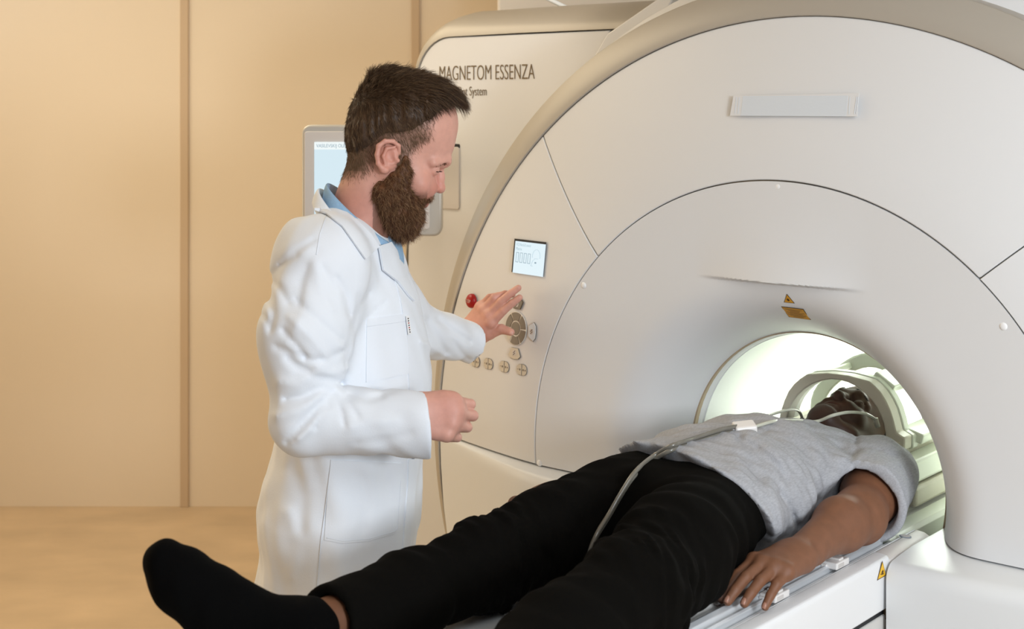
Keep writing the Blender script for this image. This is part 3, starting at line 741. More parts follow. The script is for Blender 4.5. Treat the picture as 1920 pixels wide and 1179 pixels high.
for s in (-1, 1):
    box('side_block', (min(s*0.148, s*0.192), 0.23, 0.925), (max(s*0.148, s*0.192), 0.42, 0.972), M['coilw'], coil, 0.006)
    box('side_block', (min(s*0.14, s*0.20), 0.215, 0.882), (max(s*0.14, s*0.20), 0.46, 0.922), M['coil'], coil, 0.006)
    box('side_wall', (min(s*0.118, s*0.150), 0.25, 0.88), (max(s*0.118, s*0.150), 0.50, 1.0), M['coil'], coil, 0.006)
prism('cradle', [(-0.15, 0.876), (0.15, 0.876), (0.13, 0.93), (0.09, 0.893), (0.04, 0.880), (-0.04, 0.880), (-0.09, 0.893), (-0.13, 0.93)], 'y', 0.22, 0.52, M['coild'], coil, 0.003)

# ================================================================== MONITOR
mD = 3.62
def mw(u, v): p = W(u, v, mD); return (p.x, p.z)
mon = empty('monitor', 'grey bedside monitor with a pale blue screen behind the bearded man', 'monitor')
x0, z1 = mw(566, 234); x1, z0 = mw(829, 443)
prism('housing', rc(x0, z0, x1, z1, 0.022), 'y', mD, mD+0.06, M['bezelside'], mon, 0.006, 3)
a0, b1 = mw(571, 246); a1, b0 = mw(806, 430)
prism('bezel', rc(a0, b0, a1, b1, 0.008), 'y', mD-0.006, mD+0.004, M['bezel'], mon, 0.002)
s0, t1_ = mw(590, 266); s1, t0_ = mw(796, 412)
scr = prism('screen', rc(s0, t0_, s1, t1_, 0.002), 'y', mD-0.008, mD, M['scr'], mon)
hz = mw(0, 280)[1]
prism('screen_header', rc(s0, hz, s1, t1_, 0.002), 'y', mD-0.0092, mD-0.004, M['scrtop'], mon)
tp = W(594, 276, mD)
text('screen_text', 'VASILEVSKIJ OLE', 0.0125, Matrix.Translation((tp.x, mD-0.0095, tp.z+0.0)) @ Matrix.Rotation(PI/2, 4, 'X'), M['lcdink'], mon, sx=0.82, depth=0.0002)
prism('arm', [((x0+x1)/2-0.03, (z0+z1)/2-0.03), ((x0+x1)/2+0.03, (z0+z1)/2-0.03), ((x0+x1)/2+0.03, (z0+z1)/2+0.03), ((x0+x1)/2-0.03, (z0+z1)/2+0.03)], 'y', mD+0.06, 4.05, M['bezelside'], mon, 0.004)
cd = tube('conduit', [W(880, -75, 4.45), W(1067, 17, 3.75)], 0.006, M['strut'], None, n=10, sub=1)
cd['label'] = 'thin white conduit running down to the top of the scanner housing'; cd['category'] = 'conduit'

# ================================================================== PEOPLE
H3 = lambda p, w, q: (p, w, -q)
def head_sdf(nose=1.0, lips=1.0, jaw=1.0, chin=774, neck=None, ears=True):
    S = Sdf(); c = H3
    S.ell(c(757, 0, 222), (94, 75, 82), 20)
    S.ell(c(800, 0, 238), (56, 62, 60), 24)
    S.ell(c(710, 0, 262), (54, 60, 58), 24)
    S.ell(c(745, 0, 290), (52, 63, 62), 26)
    S.ell(c(772, 0, 322), (44, 54, 70), 24)
    S.ell(c(808, 0, 276), (40, 50, 36), 18)
    S.cap(c(832, -20, 302), c(832, 20, 302), 9, 9, 16)
    for s in (-1, 1):
        S.cap(c(832, s*20, 302), c(812, s*46, 304), 9, 6, 16)
        S.ball(c(786, s*41, 343), 18, 24)
        S.ell(c(806, s*22, 350), (13, 14, 16), 12)
        S.chain([c(733, s*52, 330), c(744, s*47, 382), c(768, s*16, 415)], [15, 17, 17], 18)
        S.ball(c(834, s*31, 317), 10, 10, '-')
    S.chain([c(823, 0, 308), c(824.5, 0, 332), c(824, 0, 350)], [8.5*nose**0.5, 8.5*nose, 9.5*nose], 7)
    S.ball(c(825.5, 0, 353.5), 9.5*nose, 5)
    for s in (-1, 1):
        S.ell(c(812, s*11*nose, 354), (10.5, 7*nose, 8), 4)
        S.ball(c(815, s*8*nose, 362), 3.8*nose, 3, '-')
        S.chain([c(801, s*17, 350), c(797, s*25, 362)], [1.5, 1.0], 4, op='-')
        S.ball(c(811, s*31, 316.5), 12.5, 3)                       # lidded eye
        S.cap(c(822.5, s*21, 320.5), c(816, s*43, 319.5), 0.9, 0.8, 1.2, '-')
        S.cap(c(823, s*20, 309.5), c(815, s*44, 311), 1.0, 0.8, 3, '-')
    S.ell(c(786, 0, 368), (24, 27, 20), 14)
    S.ell(c(800, 0, 374), (7*lips, 18, 4.5*lips), 5); S.ell(c(795, 0, 385), (7*lips, 16, 5.5*lips), 5)
    S.cap(c(805, -18, 379.5), c(805, 18, 379.5), 1.2, 1.2, 2, '-')
    S.ell(c(chin, 0, 411), (24*jaw, 27, 19), 16)
    if ears:
        for s in (-1, 1):
            S.ell(c(728, s*67, 290), (20, 12, 27), 8)
            hx = [c(749, s*70, 286), c(747, s*75, 271), c(737, s*79, 263), c(723, s*82, 262), c(711, s*83, 271), c(708, s*83, 287), c(710, s*81, 303), c(719, s*77, 315)]
            S.chain(hx, [3.0, 3.6, 4.0, 4.4, 4.6, 4.4, 4.2, 5], 3)
            S.ball(c(723, s*75, 315), 7.5, 5)
            S.ell(c(732, s*83, 289), (11, 9, 16), 3, '-')
            S.ball(c(735, s*78, 297), 5, 3, '-')
            S.chain([c(739, s*76, 274), c(725, s*79, 276), c(719, s*79, 290), c(723, s*77, 305)], [2.6, 3, 3, 2.6], 2.5)
            S.ball(c(745, s*73, 298), 4.5, 3)
    for q in (neck or []): S.cap(*q)
    return S

def hand(S, w, d, n, curls, sc=1.0, spread=0.10, thumb=None, k=0.006, left=1, knuck=0.0):
    """palm, four fingers of unequal length and a thumb, added to an implicit model.
    w wrist, d direction to the fingers, n back-of-hand normal, left=+1/-1 puts the thumb on n x d / d x n"""
    w = np.array(w, float); d = np.array(d, float); d /= np.linalg.norm(d); n = np.array(n, float); n -= d*(n@d); n /= np.linalg.norm(n)
    t = np.cross(n, d)*left
    tips = []
    base = [(0.027, 0.090), (0.008, 0.094), (-0.012, 0.089), (-0.030, 0.081)]
    ln = [(0.042, 0.026, 0.021), (0.046, 0.029, 0.022), (0.042, 0.027, 0.021), (0.033, 0.021, 0.019)]
    rd = [(0.0102, 0.0092, 0.0084, 0.0072), (0.0104, 0.0094, 0.0085, 0.0074), (0.0098, 0.0088, 0.0080, 0.0070), (0.0090, 0.0080, 0.0072, 0.0062)]
    for i in range(4):
        s, l = base[i]; b = w+sc*(t*s+d*l+n*(0.002 if i in (1, 2) else -0.001))
        S.cap(w+sc*(t*s*0.62+d*0.012), b, 0.0165*sc, 0.0115*sc, 0.016*sc)
        if knuck: S.ball(b+n*0.004*sc, 0.0098*sc, 0.008)
        an = 0; sp = spread*(1.2, 0.35, -0.5, -1.4)[i]; p = b
        for j in range(3):
            an += curls[i][j]
            dd = (d*math.cos(sp)+t*math.sin(sp))*math.cos(an)-n*math.sin(an)
            q = p+dd*ln[i][j]*sc
            S.cap(p, q, rd[i][j]*sc, rd[i][j+1]*sc, k*(1.2 if j == 0 else 0.35)); p = q
        nn = (d*math.cos(sp)+t*math.sin(sp))*math.sin(an)+n*math.cos(an)
        tips.append((p, dd, nn, rd[i][3]*sc))
    S.cap(w-d*0.03*sc, w+d*0.02*sc, 0.026*sc, 0.024*sc, 0.02, flat=(n, 0.72))
    th = thumb or [(0.30, 0.72, -0.25), (0.55, 0.80, -0.15), (0.45, 0.88, 0.0)]
    p = w+sc*(t*0.020+d*0.020-n*0.006); rr = [0.0165, 0.0125, 0.0108, 0.0085]
    for j, l in enumerate((0.046, 0.033, 0.027)):
        a, b, c = th[j]; dd = t*a+d*b+n*c; dd /= np.linalg.norm(dd); q = p+dd*l*sc
        S.cap(p, q, rr[j]*sc, rr[j+1]*sc, 0.012 if j == 0 else 0.004); p = q
    tn = n-dd*(n@dd)+t*0.7; tn /= np.linalg.norm(tn); tips.append((p, dd, tn, rr[3]*sc))
    return tips
def nails(name, tips, m, parent, sel):
    for i in sel:
        p, d, n, r = tips[i]; s = np.cross(n, d); vs = []; fs = []
        for a in range(5):
            for b in range(5):
                x = (a-2)/2; y = (b-2)/2; e = 1-0.35*max(0, abs(y)-0.5)
                q = p+d*(y*r*0.75+r*0.05)+s*(math.sin(x*0.85)*r*0.82*e)+n*(math.cos(x*0.85)*r*0.98-max(0, y)*r*0.22+0.0002); vs.append(q)
        for a in range(4):
            for b in range(4): fs.append((a*5+b, a*5+b+1, (a+1)*5+b+1, (a+1)*5+b))
        o = pyd(name, vs, fs, m, parent); sd = o.modifiers.new('s', 'SOLIDIFY'); sd.thickness = 0.0008; sd.offset = 0

# ---------------------------------------------------------------- the doctor
HS = 2.58/F; HT = math.radians(5); HO = np.array(W(740, 290, 2.58)); HR = np.array([[math.cos(HT), -math.sin(HT), 0], [math.sin(HT), math.cos(HT), 0], [0, 0, 1]])
def hx(V): return (np.asarray(V)-np.array([740, 0, -290]))@HR.T*HS+HO
S = head_sdf(chin=763, neck=[(H3(714, 0, 300), H3(690, 0, 375), 57, 58, 22), (H3(690, 0, 375), H3(655, 0, 470), 58, 66, 10)])
hV, hQ = S.mesh(1.7); hV = smoothv(hV, hQ, 1)
P_, Wd, Qd = hV[:, 0], hV[:, 1], -hV[:, 2]
HLp = [600, 652, 666, 685, 699, 712, 721, 750, 785, 798, 810, 820, 834, 845, 900]
HLq = [308, 305, 300, 288, 272, 258, 250, 247, 243, 240, 228, 210, 196, 188, 186]
def hline(p): return np.interp(p, HLp, HLq)
base = np.array(srgb(214, 160, 142)[:3]); red = np.array(srgb(196, 118, 100)[:3]); stub = np.array(srgb(120, 92, 74)[:3]); lipc = np.array(srgb(190, 104, 96)[:3])
def blend(C, c, w): return C*(1-w[:, None])+c*w[:, None]
sst = lambda x, a, b: np.clip((x-a)/(b-a), 0, 1)**2*(3-2*np.clip((x-a)/(b-a), 0, 1))
def gau(p0, q0, r, w0=None, rw=20):
    g = np.exp(-((P_-p0)**2+(Qd-q0)**2)/r**2)
    return g*np.exp(-((np.abs(Wd)-w0)/rw)**2) if w0 is not None else g
C = np.tile(base, (len(hV), 1))
C = blend(C, red, 0.55*gau(820, 353, 16)); C = blend(C, red, 0.4*gau(727, 290, 34)*sst(np.abs(Wd), 60, 76)); C = blend(C, red, 0.25*gau(800, 345, 26))
C = blend(C, red*0.8, 0.4*sst(Qd, 330, 380)*(P_ < 720))
C = blend(C, lipc, 0.9*gau(800, 380, 10))
rb = np.interp(Qd, [200, 258, 275, 292, 312, 400], [812, 812, 790, 774, 770, 770])
fade = (1-sst(P_-rb, -26, 4))*(1-sst(Qd-hline(P_), 8, 62)*(P_ < 744))*0.9*(Qd < 345)*(1-sst(Qd, 310, 345))*(Qd > hline(P_)-26)
ear_ = sst(np.abs(Wd), 71, 74)*(Qd > 258)*(np.abs(P_-728) < 26)
C = blend(C, stub, fade*(1-ear_)*0.8)
C = blend(C, stub*0.7, 0.8*(1-sst(P_, 665, 700))*(Qd < 318))
C = blend(C, np.array(srgb(96, 62, 42)[:3]), 0.7*sst(Qd, 350, 372)*(P_ > 700)*(P_ < 800))
parts = [(hx(hV), hQ)]; cols = [C]
# torso and limbs under the clothes, hands
S = Sdf(); yv = (0.06, 1, 0)
S.chain([W(672, 440, 2.60), W(640, 560, 2.62), W(655, 760, 2.62), W(640, 920, 2.62)], [0.06, 0.098, 0.092, 0.10], 0.06, flat=(yv, 1.45))
S.chain([W(640, 480, 2.62), W(600, 505, 2.47), W(580, 770, 2.40), W(700, 795, 2.38), W(770, 797, 2.38)], [0.05, 0.05, 0.042, 0.036, 0.028], 0.03)
S.chain([W(640, 480, 2.62), W(690, 505, 2.80), W(780, 622, 2.92), W(880, 642, 3.05)], [0.05, 0.045, 0.032, 0.026], 0.02)
for sy, dd in ((-1, 2.53), (1, 2.71)):
    a = np.array(W(640, 930, dd)); S.chain([a, a+[0, 0, -0.42+0.0], [a[0]-0.02, a[1], 0.10]], [0.085, 0.055, 0.042], 0.04)
bV, bQ = S.mesh(0.0085); parts.append((bV, bQ)); cols.append(np.tile(base, (len(bV), 1)))
# near hand: a loose fist hanging in front, thumb side up
S = Sdf(); S.cap(W(720, 794, 2.375), W(775, 778, 2.37), 0.028, 0.028, 0.02)
fist = hand(S, W(750, 778, 2.37), (1, 0.08, -0.06), (0.0, -0.94, 0.34), [(0.75, 1.40, 0.9), (0.80, 1.45, 0.9), (0.85, 1.50, 0.9), (0.95, 1.45, 0.9)], sc=1.0, spread=0.0,
     thumb=[(0.15, 0.75, -0.65), (-0.15, 0.85, -0.35), (-0.55, 0.65, 0.1)], left=1, k=0.004, knuck=1)
S.cap(W(797, 774, 2.378), W(828, 773, 2.383), 0.031, 0.036, 0.02, flat=((0, 1, 0), 0.62))
nV, nQ = S.mesh(0.0016); nV = smoothv(nV, nQ, 1); parts.append((nV, nQ))
hc = np.tile(base, (len(nV), 1)); hc = hc*(1-0.35*np.exp(-((nV-np.array(W(845, 765, 2.35)))**2).sum(1)/0.035**2)[:, None])+red*0.35*np.exp(-((nV-np.array(W(845, 765, 2.35)))**2).sum(1)/0.035**2)[:, None]; cols.append(hc)
# far hand: fingers laid on the control panel, thumb on the round keys
S = Sdf(); xs_ = np.array([math.cos(PH), -math.sin(PH), 0]); pn = np.array([-math.sin(PH), -math.cos(PH), 0])
wr = FR @ Vector((-0.755, -0.080, 1.155))
dh = xs_*0.70+np.array([0, 0, 0.72])-pn*0.08
S.cap(W(872, 640, 3.03), wr, 0.027, 0.028, 0.02)
open_ = hand(S, wr, dh, pn+xs_*-0.25+np.array([0, 0, 0.15]), [(0.10, 0.16, 0.08), (0.02, 0.22, 0.12), (-0.10, 0.95, 0.6), (0.0, 1.0, 0.6)], sc=1.0, spread=-0.03,
     thumb=[(0.32, 0.93, -0.12), (0.32, 0.92, -0.20), (0.80, 0.60, -0.25)], left=-1, k=0.005, knuck=1)
oV, oQ = S.mesh(0.0017); oV = smoothv(oV, oQ, 1); parts.append((oV, oQ)); cols.append(np.tile(base*0.9+red*0.1, (len(oV), 1)))
V, Q = merge(parts)
doc = npmesh('person', V, Q, M['skin'], None, np.concatenate(cols))
doc['label'] = 'bearded man in a white lab coat standing and pressing the scanner controls'; doc['category'] = 'person'
nails('fingernail', open_, M['nail1'], doc, (4,))

# hair cap
S = Sdf(); c = H3
S.ell(c(756, 0, 222), (100, 81, 89), 20); S.ell(c(705, 0, 262), (56, 64, 60), 24); S.ell(c(745, 0, 275), (54, 69, 60), 26)
S.ell(c(800, 0, 212), (62, 62, 62), 22)
S.ell(c(832, 0, 190), (30, 46, 22), 14, rot=[[math.cos(.7), 0, -math.sin(.7)], [0, 1, 0], [math.sin(.7), 0, math.cos(.7)]])
S.ell(c(724, 0, 150), (32, 34, 20), 20)
gN = folds(3, 7, 1.6, 22)
def post(f, x, y, z):
    q = -z; lim = hline(x)+np.where(np.abs(y) < 58, -(58-np.abs(y))*0.10*(x > 790), 0)
    t = np.clip((lim-q)/26, 0, 1)
    return np.maximum(f+(1-t)*6.0+gN(x*1.2, y, z*0.5)*t, (q-lim))
S.post = post
kV, kQ = S.mesh(2.4, pad=4); kV = smoothv(kV, kQ, 1)
hair = npmesh('hair', hx(kV), kQ, M['hair'], doc); N = vnorm(kV, kQ)
ii = RNG.choice(len(kV), 26000); R = kV[ii]; n = N[ii]; ok = (R[:, 2] > -hline(R[:, 0])-3) & ((n[:, 2] > -0.75) | (R[:, 0] > 835)); R, n = R[ok], n[ok]
top = sst(R[:, 2], -215, -165); fr = sst(R[:, 0], 770, 840); nn_ = len(R)
tuft = np.sin(R[:, 0]*0.13+R[:, 1]*0.10)*np.cos(R[:, 1]*0.17-R[:, 0]*0.05+1)
D = np.stack([0.35+1.1*top+0.5*fr, 0.25*tuft+0.18*RNG.normal(size=nn_), -0.95+0.95*top+0.2*fr], 1); D -= n*(D*n).sum(1)[:, None]
D /= np.linalg.norm(D, axis=1)[:, None]+1e-6; D += n*(0.10+0.22*top+0.12*np.maximum(0, tuft)*top)[:, None]+RNG.normal(size=D.shape)*0.10
LN = RNG.uniform(8, 13, nn_)+15*top+7*fr
BD = np.stack([0.1*fr, 0*top, -0.45*fr-0.12-0.1*top], 1)
strands('hair_strand', R-n*1.2, D, LN, 0.42, M['hair'], doc, bend=BD, curl=1.0, xf=hx)
jj = RNG.choice(nn_, 6500); strands('hair_strand', R[jj]-n[jj]*0.6, D[jj]+RNG.normal(size=(len(jj), 3))*0.12, LN[jj]*1.05, 0.36, M['hairl'], doc, bend=BD[jj], curl=1.6, xf=hx)
# clipped hair at the temple and nape
msk = fade*(1-ear_); pr = msk/msk.sum(); ii = RNG.choice(len(hV), 9000, p=pr); NH = vnorm(hV, hQ)
D = np.tile([0.35, 0, -0.85], (len(ii), 1))+RNG.normal(size=(len(ii), 3))*0.22; D -= NH[ii]*(D*NH[ii]).sum(1)[:, None]; D += NH[ii]*0.16
strands('clipped_hair', hV[ii]+RNG.normal(size=(len(ii), 3))*0.8, D, RNG.uniform(5, 9, len(ii)), 0.24, M['hairl'], doc, seg=3, xf=hx)

# beard
S = Sdf()
S.ell(c(747, 0, 388), (45, 50, 40), 14); S.ell(c(753, 0, 412), (35, 40, 33), 14)
for s in (-1, 1):
    S.chain([c(760, s*64, 296), c(757, s*62, 318), c(742, s*60, 340), c(728, s*56, 362), c(738, s*42, 400)], [4, 10, 19, 22, 20], 12)
    S.cap(c(716, s*54, 350), c(722, s*50, 385), 12, 13, 10)
    S.chain([c(757, s*58, 345), c(768, s*46, 374)], [10, 15], 12)
    S.chain([c(807, s*5, 366), c(800, s*17, 367), c(777, s*33, 376)], [5.5, 7.5, 10], 8)
S.ell(c(773, 0, 402), (18, 28, 19), 12)
for s in (-1, 1): S.cap(c(732, s*58, 358), c(764, s*46, 394), 17, 16, 12)
S.ell(c(799, 0, 380.5), (15, 17, 5.5), 3, '-')
gB = folds(8, 7, 1.8, 15)
S.post = lambda f, x, y, z: f+gB(x, y, z*0.8)
kV, kQ = S.mesh(2.2, pad=4)
npmesh('beard', hx(kV), kQ, M['beard'], doc); N = vnorm(kV, kQ)
ii = RNG.choice(len(kV), 16000); R = kV[ii]; n = N[ii]
D = np.stack([0.22+0*R[:, 0], 0*R[:, 0], -0.95+0*R[:, 0]], 1)+RNG.normal(size=R.shape)*0.30; D -= n*np.maximum(-0.2, np.minimum((D*n).sum(1), 0.6))[:, None]; D += n*0.40
ml = 13+4*sst(-R[:, 2], 330, 400)-4*sst(R[:, 0], 775, 795)
mus = (R[:, 0] > 782) & (R[:, 2] > -380); ml = np.where(mus, 9, ml); D[mus] = D[mus]*0.6+[0.1, 0, -0.4]; D[mus, 1] += np.sign(R[mus, 1])*0.4; kp = ~((R[:, 0] > 786) & (np.abs(R[:, 2]+384) < 8) & (np.abs(R[:, 1]) < 20)); R, n, D, ml = R[kp], n[kp], D[kp], ml[kp]
strands('beard_strand', R-n*1.5, D, ml*RNG.uniform(0.6, 1.2, len(R)), 0.42, M['beard'], doc, curl=2.2, xf=hx)['label'] = 'curly auburn beard hair'
jj = RNG.choice(len(R), 5000); strands('beard_strand', R[jj], D[jj]+RNG.normal(size=(5000, 3))*0.3, ml[jj]*1.1, 0.36, M['beardl'], doc, curl=3, xf=hx)
# eyebrows and lashes
for s in (-1, 1):
    t = RNG.uniform(0, 1, 260); R = np.stack([843-26*t**1.5, s*(14+32*t), -(304+2*t)+RNG.normal(size=260)*1.6], 1)
    D = np.stack([0.3-0.5*t, s*(0.6+0*t), 0.15-0.4*t], 1)+RNG.normal(size=(260, 3))*0.25; strands('eyebrow', R-[1.5, 0, 0], D, RNG.uniform(4, 7, 260), 0.45, M['brow'], doc, seg=3, xf=hx)
    t = np.linspace(0, 1, 26); R = np.stack([824.5-7*t**2, s*(21+22*t), -(320-1.0*np.sin(t*PI))], 1)
    D = np.stack([0.9-0.3*t, s*(0.3*t), -0.55+0*t], 1)+RNG.normal(size=(26, 3))*0.12; strands('eyelash', R-[1, 0, 0], D, np.full(26, 6.5), 0.4, M['lash'], doc, bend=np.tile([0, 0, 0.3], (26, 1)), seg=3, xf=hx)

# coat
S = Sdf(); yv = (0.08, 1, 0); D0 = 2.62
S.chain([W(668, 462, 2.60), W(653, 520, D0), W(658, 610, D0), W(667, 700, D0), W(661, 760, D0)], [0.050, 0.106, 0.119, 0.123, 0.124], 0.05, flat=(yv, 1.35))
S.chain([W(661, 760, D0), W(652, 860, D0), W(636, 960, D0), W(626, 1130, D0), W(622, 1320, D0)], [0.124, 0.122, 0.136, 0.139, 0.145], 0.05, flat=(yv, 1.35))
S.chain([W(642, 430, 2.57), W(598, 488, 2.46)], [0.040, 0.070], 0.07)
S.chain([W(650, 430, 2.64), W(675, 480, 2.80)], [0.036, 0.065], 0.05)
S.chain([W(598, 500, 2.43), W(571, 620, 2.39), W(576, 785, 2.37)], [0.078, 0.066, 0.058], 0.055)
clipn = np.array(W(801, 797, 2.37))
S.cap(W(576, 785, 2.37), W(830, 797, 2.375), 0.057, 0.0555, 0.02, clip=[(clipn, (1, 0.05, 0.10))])
S.chain([W(690, 500, 2.80), W(780, 620, 2.92)], [0.068, 0.052], 0.04)
cf = np.array(W(893, 643, 3.045))
S.cap(W(780, 620, 2.92), W(935, 652, 3.13), 0.048, 0.044, 0.02, clip=[(cf, (0.72, 0.69, -0.10))])
S.cap(W(812, 797, 2.372), W(860, 797, 2.38), 0.047, 0.051, 0.003, '-')   # open cuff
S.cap(np.array(W(897, 645, 3.06)), np.array(W(940, 652, 3.13)), 0.034, 0.038, 0.003, '-')
gK = creases([
    ([(620, 733), (603, 727), (570, 744), (536, 748)], 9, 0.006), ([(627, 738), (600, 757), (565, 795), (538, 828)], 8, 0.006), ([(618, 758), (604, 780), (590, 802)], 6, 0.005),
    ([(640, 744), (655, 755), (672, 784)], 7, 0.004), ([(630, 748), (640, 770), (646, 796)], 6, 0.004), ([(641, 720), (605, 708), (560, 688), (540, 672)], 10, 0.006),
    ([(556, 479), (520, 502), (506, 520), (497, 562)], 6, 0.004), ([(588, 450), (556, 470), (527, 495)], 7, 0.004), ([(512, 527), (528, 545), (540, 568)], 7, 0.0045), ([(504, 546), (513, 587), (510, 614)], 8, 0.006), ([(494, 591), (502, 606), (506, 622)], 6, 0.004),
    ([(531, 619), (550, 642), (571, 667)], 8, 0.006), ([(544, 596), (590, 637), (612, 668)], 9, -0.004), ([(554, 562), (585, 591), (640, 637)], 7, 0.0035), ([(606, 500), (618, 520), (628, 545)], 6, 0.0035), ([(631, 520), (650, 554), (656, 590)], 7, 0.0045), ([(590, 490), (600, 540), (622, 580)], 9, -0.003),
    ([(673, 554), (669, 590), (661, 615)], 8, 0.003), ([(692, 548), (681, 570)], 6, 0.002), ([(723, 566), (706, 582), (690, 597)], 5, 0.003), ([(575, 500), (566, 530), (560, 575)], 8, 0.003), ([(573, 671), (545, 662), (518, 650)], 8, 0.005), ([(640, 660), (615, 672), (585, 676)], 8, 0.004), ([(650, 690), (630, 700), (590, 700)], 8, -0.004),
    ([(612, 770), (585, 800), (560, 824)], 8, -0.005), ([(600, 742), (560, 770), (520, 780)], 12, -0.005), ([(600, 690), (560, 720), (525, 716)], 14, -0.005), ([(660, 800), (690, 790), (740, 788)], 14, -0.003),
    ([(670, 830), (720, 826), (770, 812)], 10, 0.0025), ([(560, 600), (545, 640), (560, 665)], 12, -0.004), ([(590, 470), (560, 520), (548, 570)], 14, 0.003), ([(655, 740), (690, 748), (715, 742)], 8, 0.005),
    ([(550, 880), (570, 930), (565, 990)], 16, 0.004), ([(680, 900), (690, 950), (680, 990)], 16, 0.003), ([(540, 960), (560, 1020), (548, 1080)], 14, -0.003),
    ([(800, 600), (822, 634), (836, 662)], 6, 0.004), ([(822, 600), (850, 620), (880, 640)], 7, 0.005), ([(850, 640), (864, 660), (878, 672)], 5, 0.003), ([(790, 640), (815, 655), (840, 668)], 6, -0.003)])
gC = folds(21, 8, 0.0028, 0.17); gC2 = folds(5, 6, 0.0018, 0.075)
def post(f, x, y, z):
    low = np.clip((1.05-z)/0.3, 0, 1)
    v = 0.006*low*np.sin(x*38+y*30)+gC(x, y, z*0.5)+gC2(x*1.2+z*0.7, y, z*0.6-x*0.4)
    return gK(f+v, x, y, z, y > 0)
S.post = post
S.P.append(('c', v3((-1.2, 2.62, 0.53)), v3((1.2, 2.62, 0.53)), 0.03, 0.03, 0.001, '-', ((0, 1, 0), 30.0), None))
cV, cQ = S.mesh(0.0039, pad=0.012); cV = smoothv(cV, cQ, 1)
coat = npmesh('lab_coat', cV, cQ, M['coat'], doc); CB = bvh(cV, cQ); CAMP = Vector((0, 0, CAMZ))
coat['label'] = 'white lab coat'
def pts_in(poly, step):
    us = [p[0] for p in poly]; vs_ = [p[1] for p in poly]; return
def drape(name, poly, off, th, m, bv, cells=5, parent=doc, extra=None, sm=True, lim=None, inv=None):
    """a cloth piece whose outline is laid over a surface: the sheet gets the surface's shape, an offset and a thickness"""
    bm = bmesh.new(); vv = [bm.verts.new((p[0], p[1], 0)) for p in poly]; bm.faces.new(vv)
    xs = [p[0] for p in poly]; ys = [p[1] for p in poly]
    for a, rng_ in ((0, xs), (1, ys)):
        t = math.floor(min(rng_)/cells)*cells+cells+0.13
        while t < max(rng_):
            co = [0, 0, 0]; no = [0, 0, 0]; co[a] = t; no[a] = 1
            bmesh.ops.bisect_plane(bm, geom=bm.verts[:]+bm.edges[:]+bm.faces[:], plane_co=co, plane_no=no); t += cells
    bm.verts.ensure_lookup_table(); vs = [v.co.copy() for v in bm.verts]; fs = [[v.index for v in f.verts] for f in bm.faces]; bm.free()
    P = []; NN = []; last = None
    for v in vs:
        d = (W(v.x, v.y, 1.0)-CAMP).normalized(); hit, n, i, dist = bv.ray_cast(CAMP, d)
        if hit is None or (lim and not (lim[0] < hit.y < lim[1])): P.append(None); NN.append(None); continue
        if n.dot(d) > 0: n = -n
        P.append(hit); NN.append(n)
    good = [p for p in P if p is not None]
    if not good: return None
    for i, p in enumerate(P):
        if p is None:
            j = min((j for j in range(len(P)) if P[j] is not None), key=lambda j: (vs[j]-vs[i]).length_squared)
            P[i] = W(vs[i].x, vs[i].y, P[j].y); NN[i] = NN[j]
    offs = [off+(extra(v.x, v.y) if extra else 0) for v in vs]
    a = [P[i]+NN[i]*(offs[i]) for i in range(len(P))]; b = [P[i]+NN[i]*(offs[i]-th) for i in range(len(P))]
    n = len(P); ed = {}
    for f in fs:
        for i in range(len(f)):
            e = (f[i], f[(i+1) % len(f)]); ed[e] = 1
    F_ = [tuple(f) for f in fs]+[tuple(x+n for x in f[::-1]) for f in fs]+[(e[1], e[0], e[0]+n, e[1]+n) for e in ed if (e[1], e[0]) not in ed]
    allv = a+b
    if inv is not None: allv = [inv @ v for v in allv]
    o = fix(pyd(name, allv, F_, m, parent, smooth=sm)); autosm(o, 50); return o
def stitch(name, pts, off, r, m, bv, parent=doc, lim=None):
    P = []
    Q_ = []
    for i in range(len(pts)-1):
        for t in np.linspace(0, 1, 9)[:-1]: Q_.append((pts[i][0]*(1-t)+pts[i+1][0]*t, pts[i][1]*(1-t)+pts[i+1][1]*t))
    Q_.append(pts[-1])
    for u, v in Q_:
        d = (W(u, v, 1.0)-CAMP).normalized(); hit, n, i, dist = bv.ray_cast(CAMP, d)
        if hit is None or (lim and not (lim[0] < hit.y < lim[1])): continue
        if n.dot(d) > 0: n = -n
        P.append(hit+n*off)
    if len(P) > 2: return tube(name, P, r, m, parent, n=5, sub=1)
drape('chest_pocket', [(687, 598), (760, 588), (768, 700), (686, 717)], 0.0018, 0.003, M['coat'], CB)
stitch('pocket_hem', [(687, 612), (762, 602)], 0.0018, 0.0005, M['seam'], CB)
drape('side_pocket', [(620, 862), (752, 868), (745, 992), (738, 1000), (690, 1014), (640, 1018), (608, 1012)], 0.0018, 0.003, M['coat'], CB)
stitch('pocket_edge', [(612, 1008), (640, 1014), (690, 1010), (738, 996), (744, 988), (750, 900)], 0.0020, 0.0005, M['seam'], CB)
stitch('side_seam', [(621, 862), (612, 940), (602, 1010), (594, 1100), (590, 1170)], 0.001, 0.0009, M['seam'], CB)
drape('front_placket', [(722, 470), (737, 463), (752, 500), (768, 550), (776, 600), (786, 660), (792, 720), (790, 760), (784, 860), (776, 930), (768, 1010), (764, 1060), (752, 1060), (756, 1000), (764, 900), (768, 760), (762, 640), (750, 560)], 0.0020, 0.003, M['coat'], CB, lim=(2.43, 2.95))
stitch('shoulder_seam', [(612, 404), (599, 440), (593, 478)], 0.0004, 0.0007, M['seam'], CB)
0 and stitch('cuff_hem', [(788, 742), (792, 770), (792, 820), (786, 856)], 0.0001, 0.0005, M['seam'], CB)
drape('name_tag', [(757, 592), (763, 592), (767, 626), (761, 628)], 0.0055, 0.001, M['cap'], CB, cells=12)
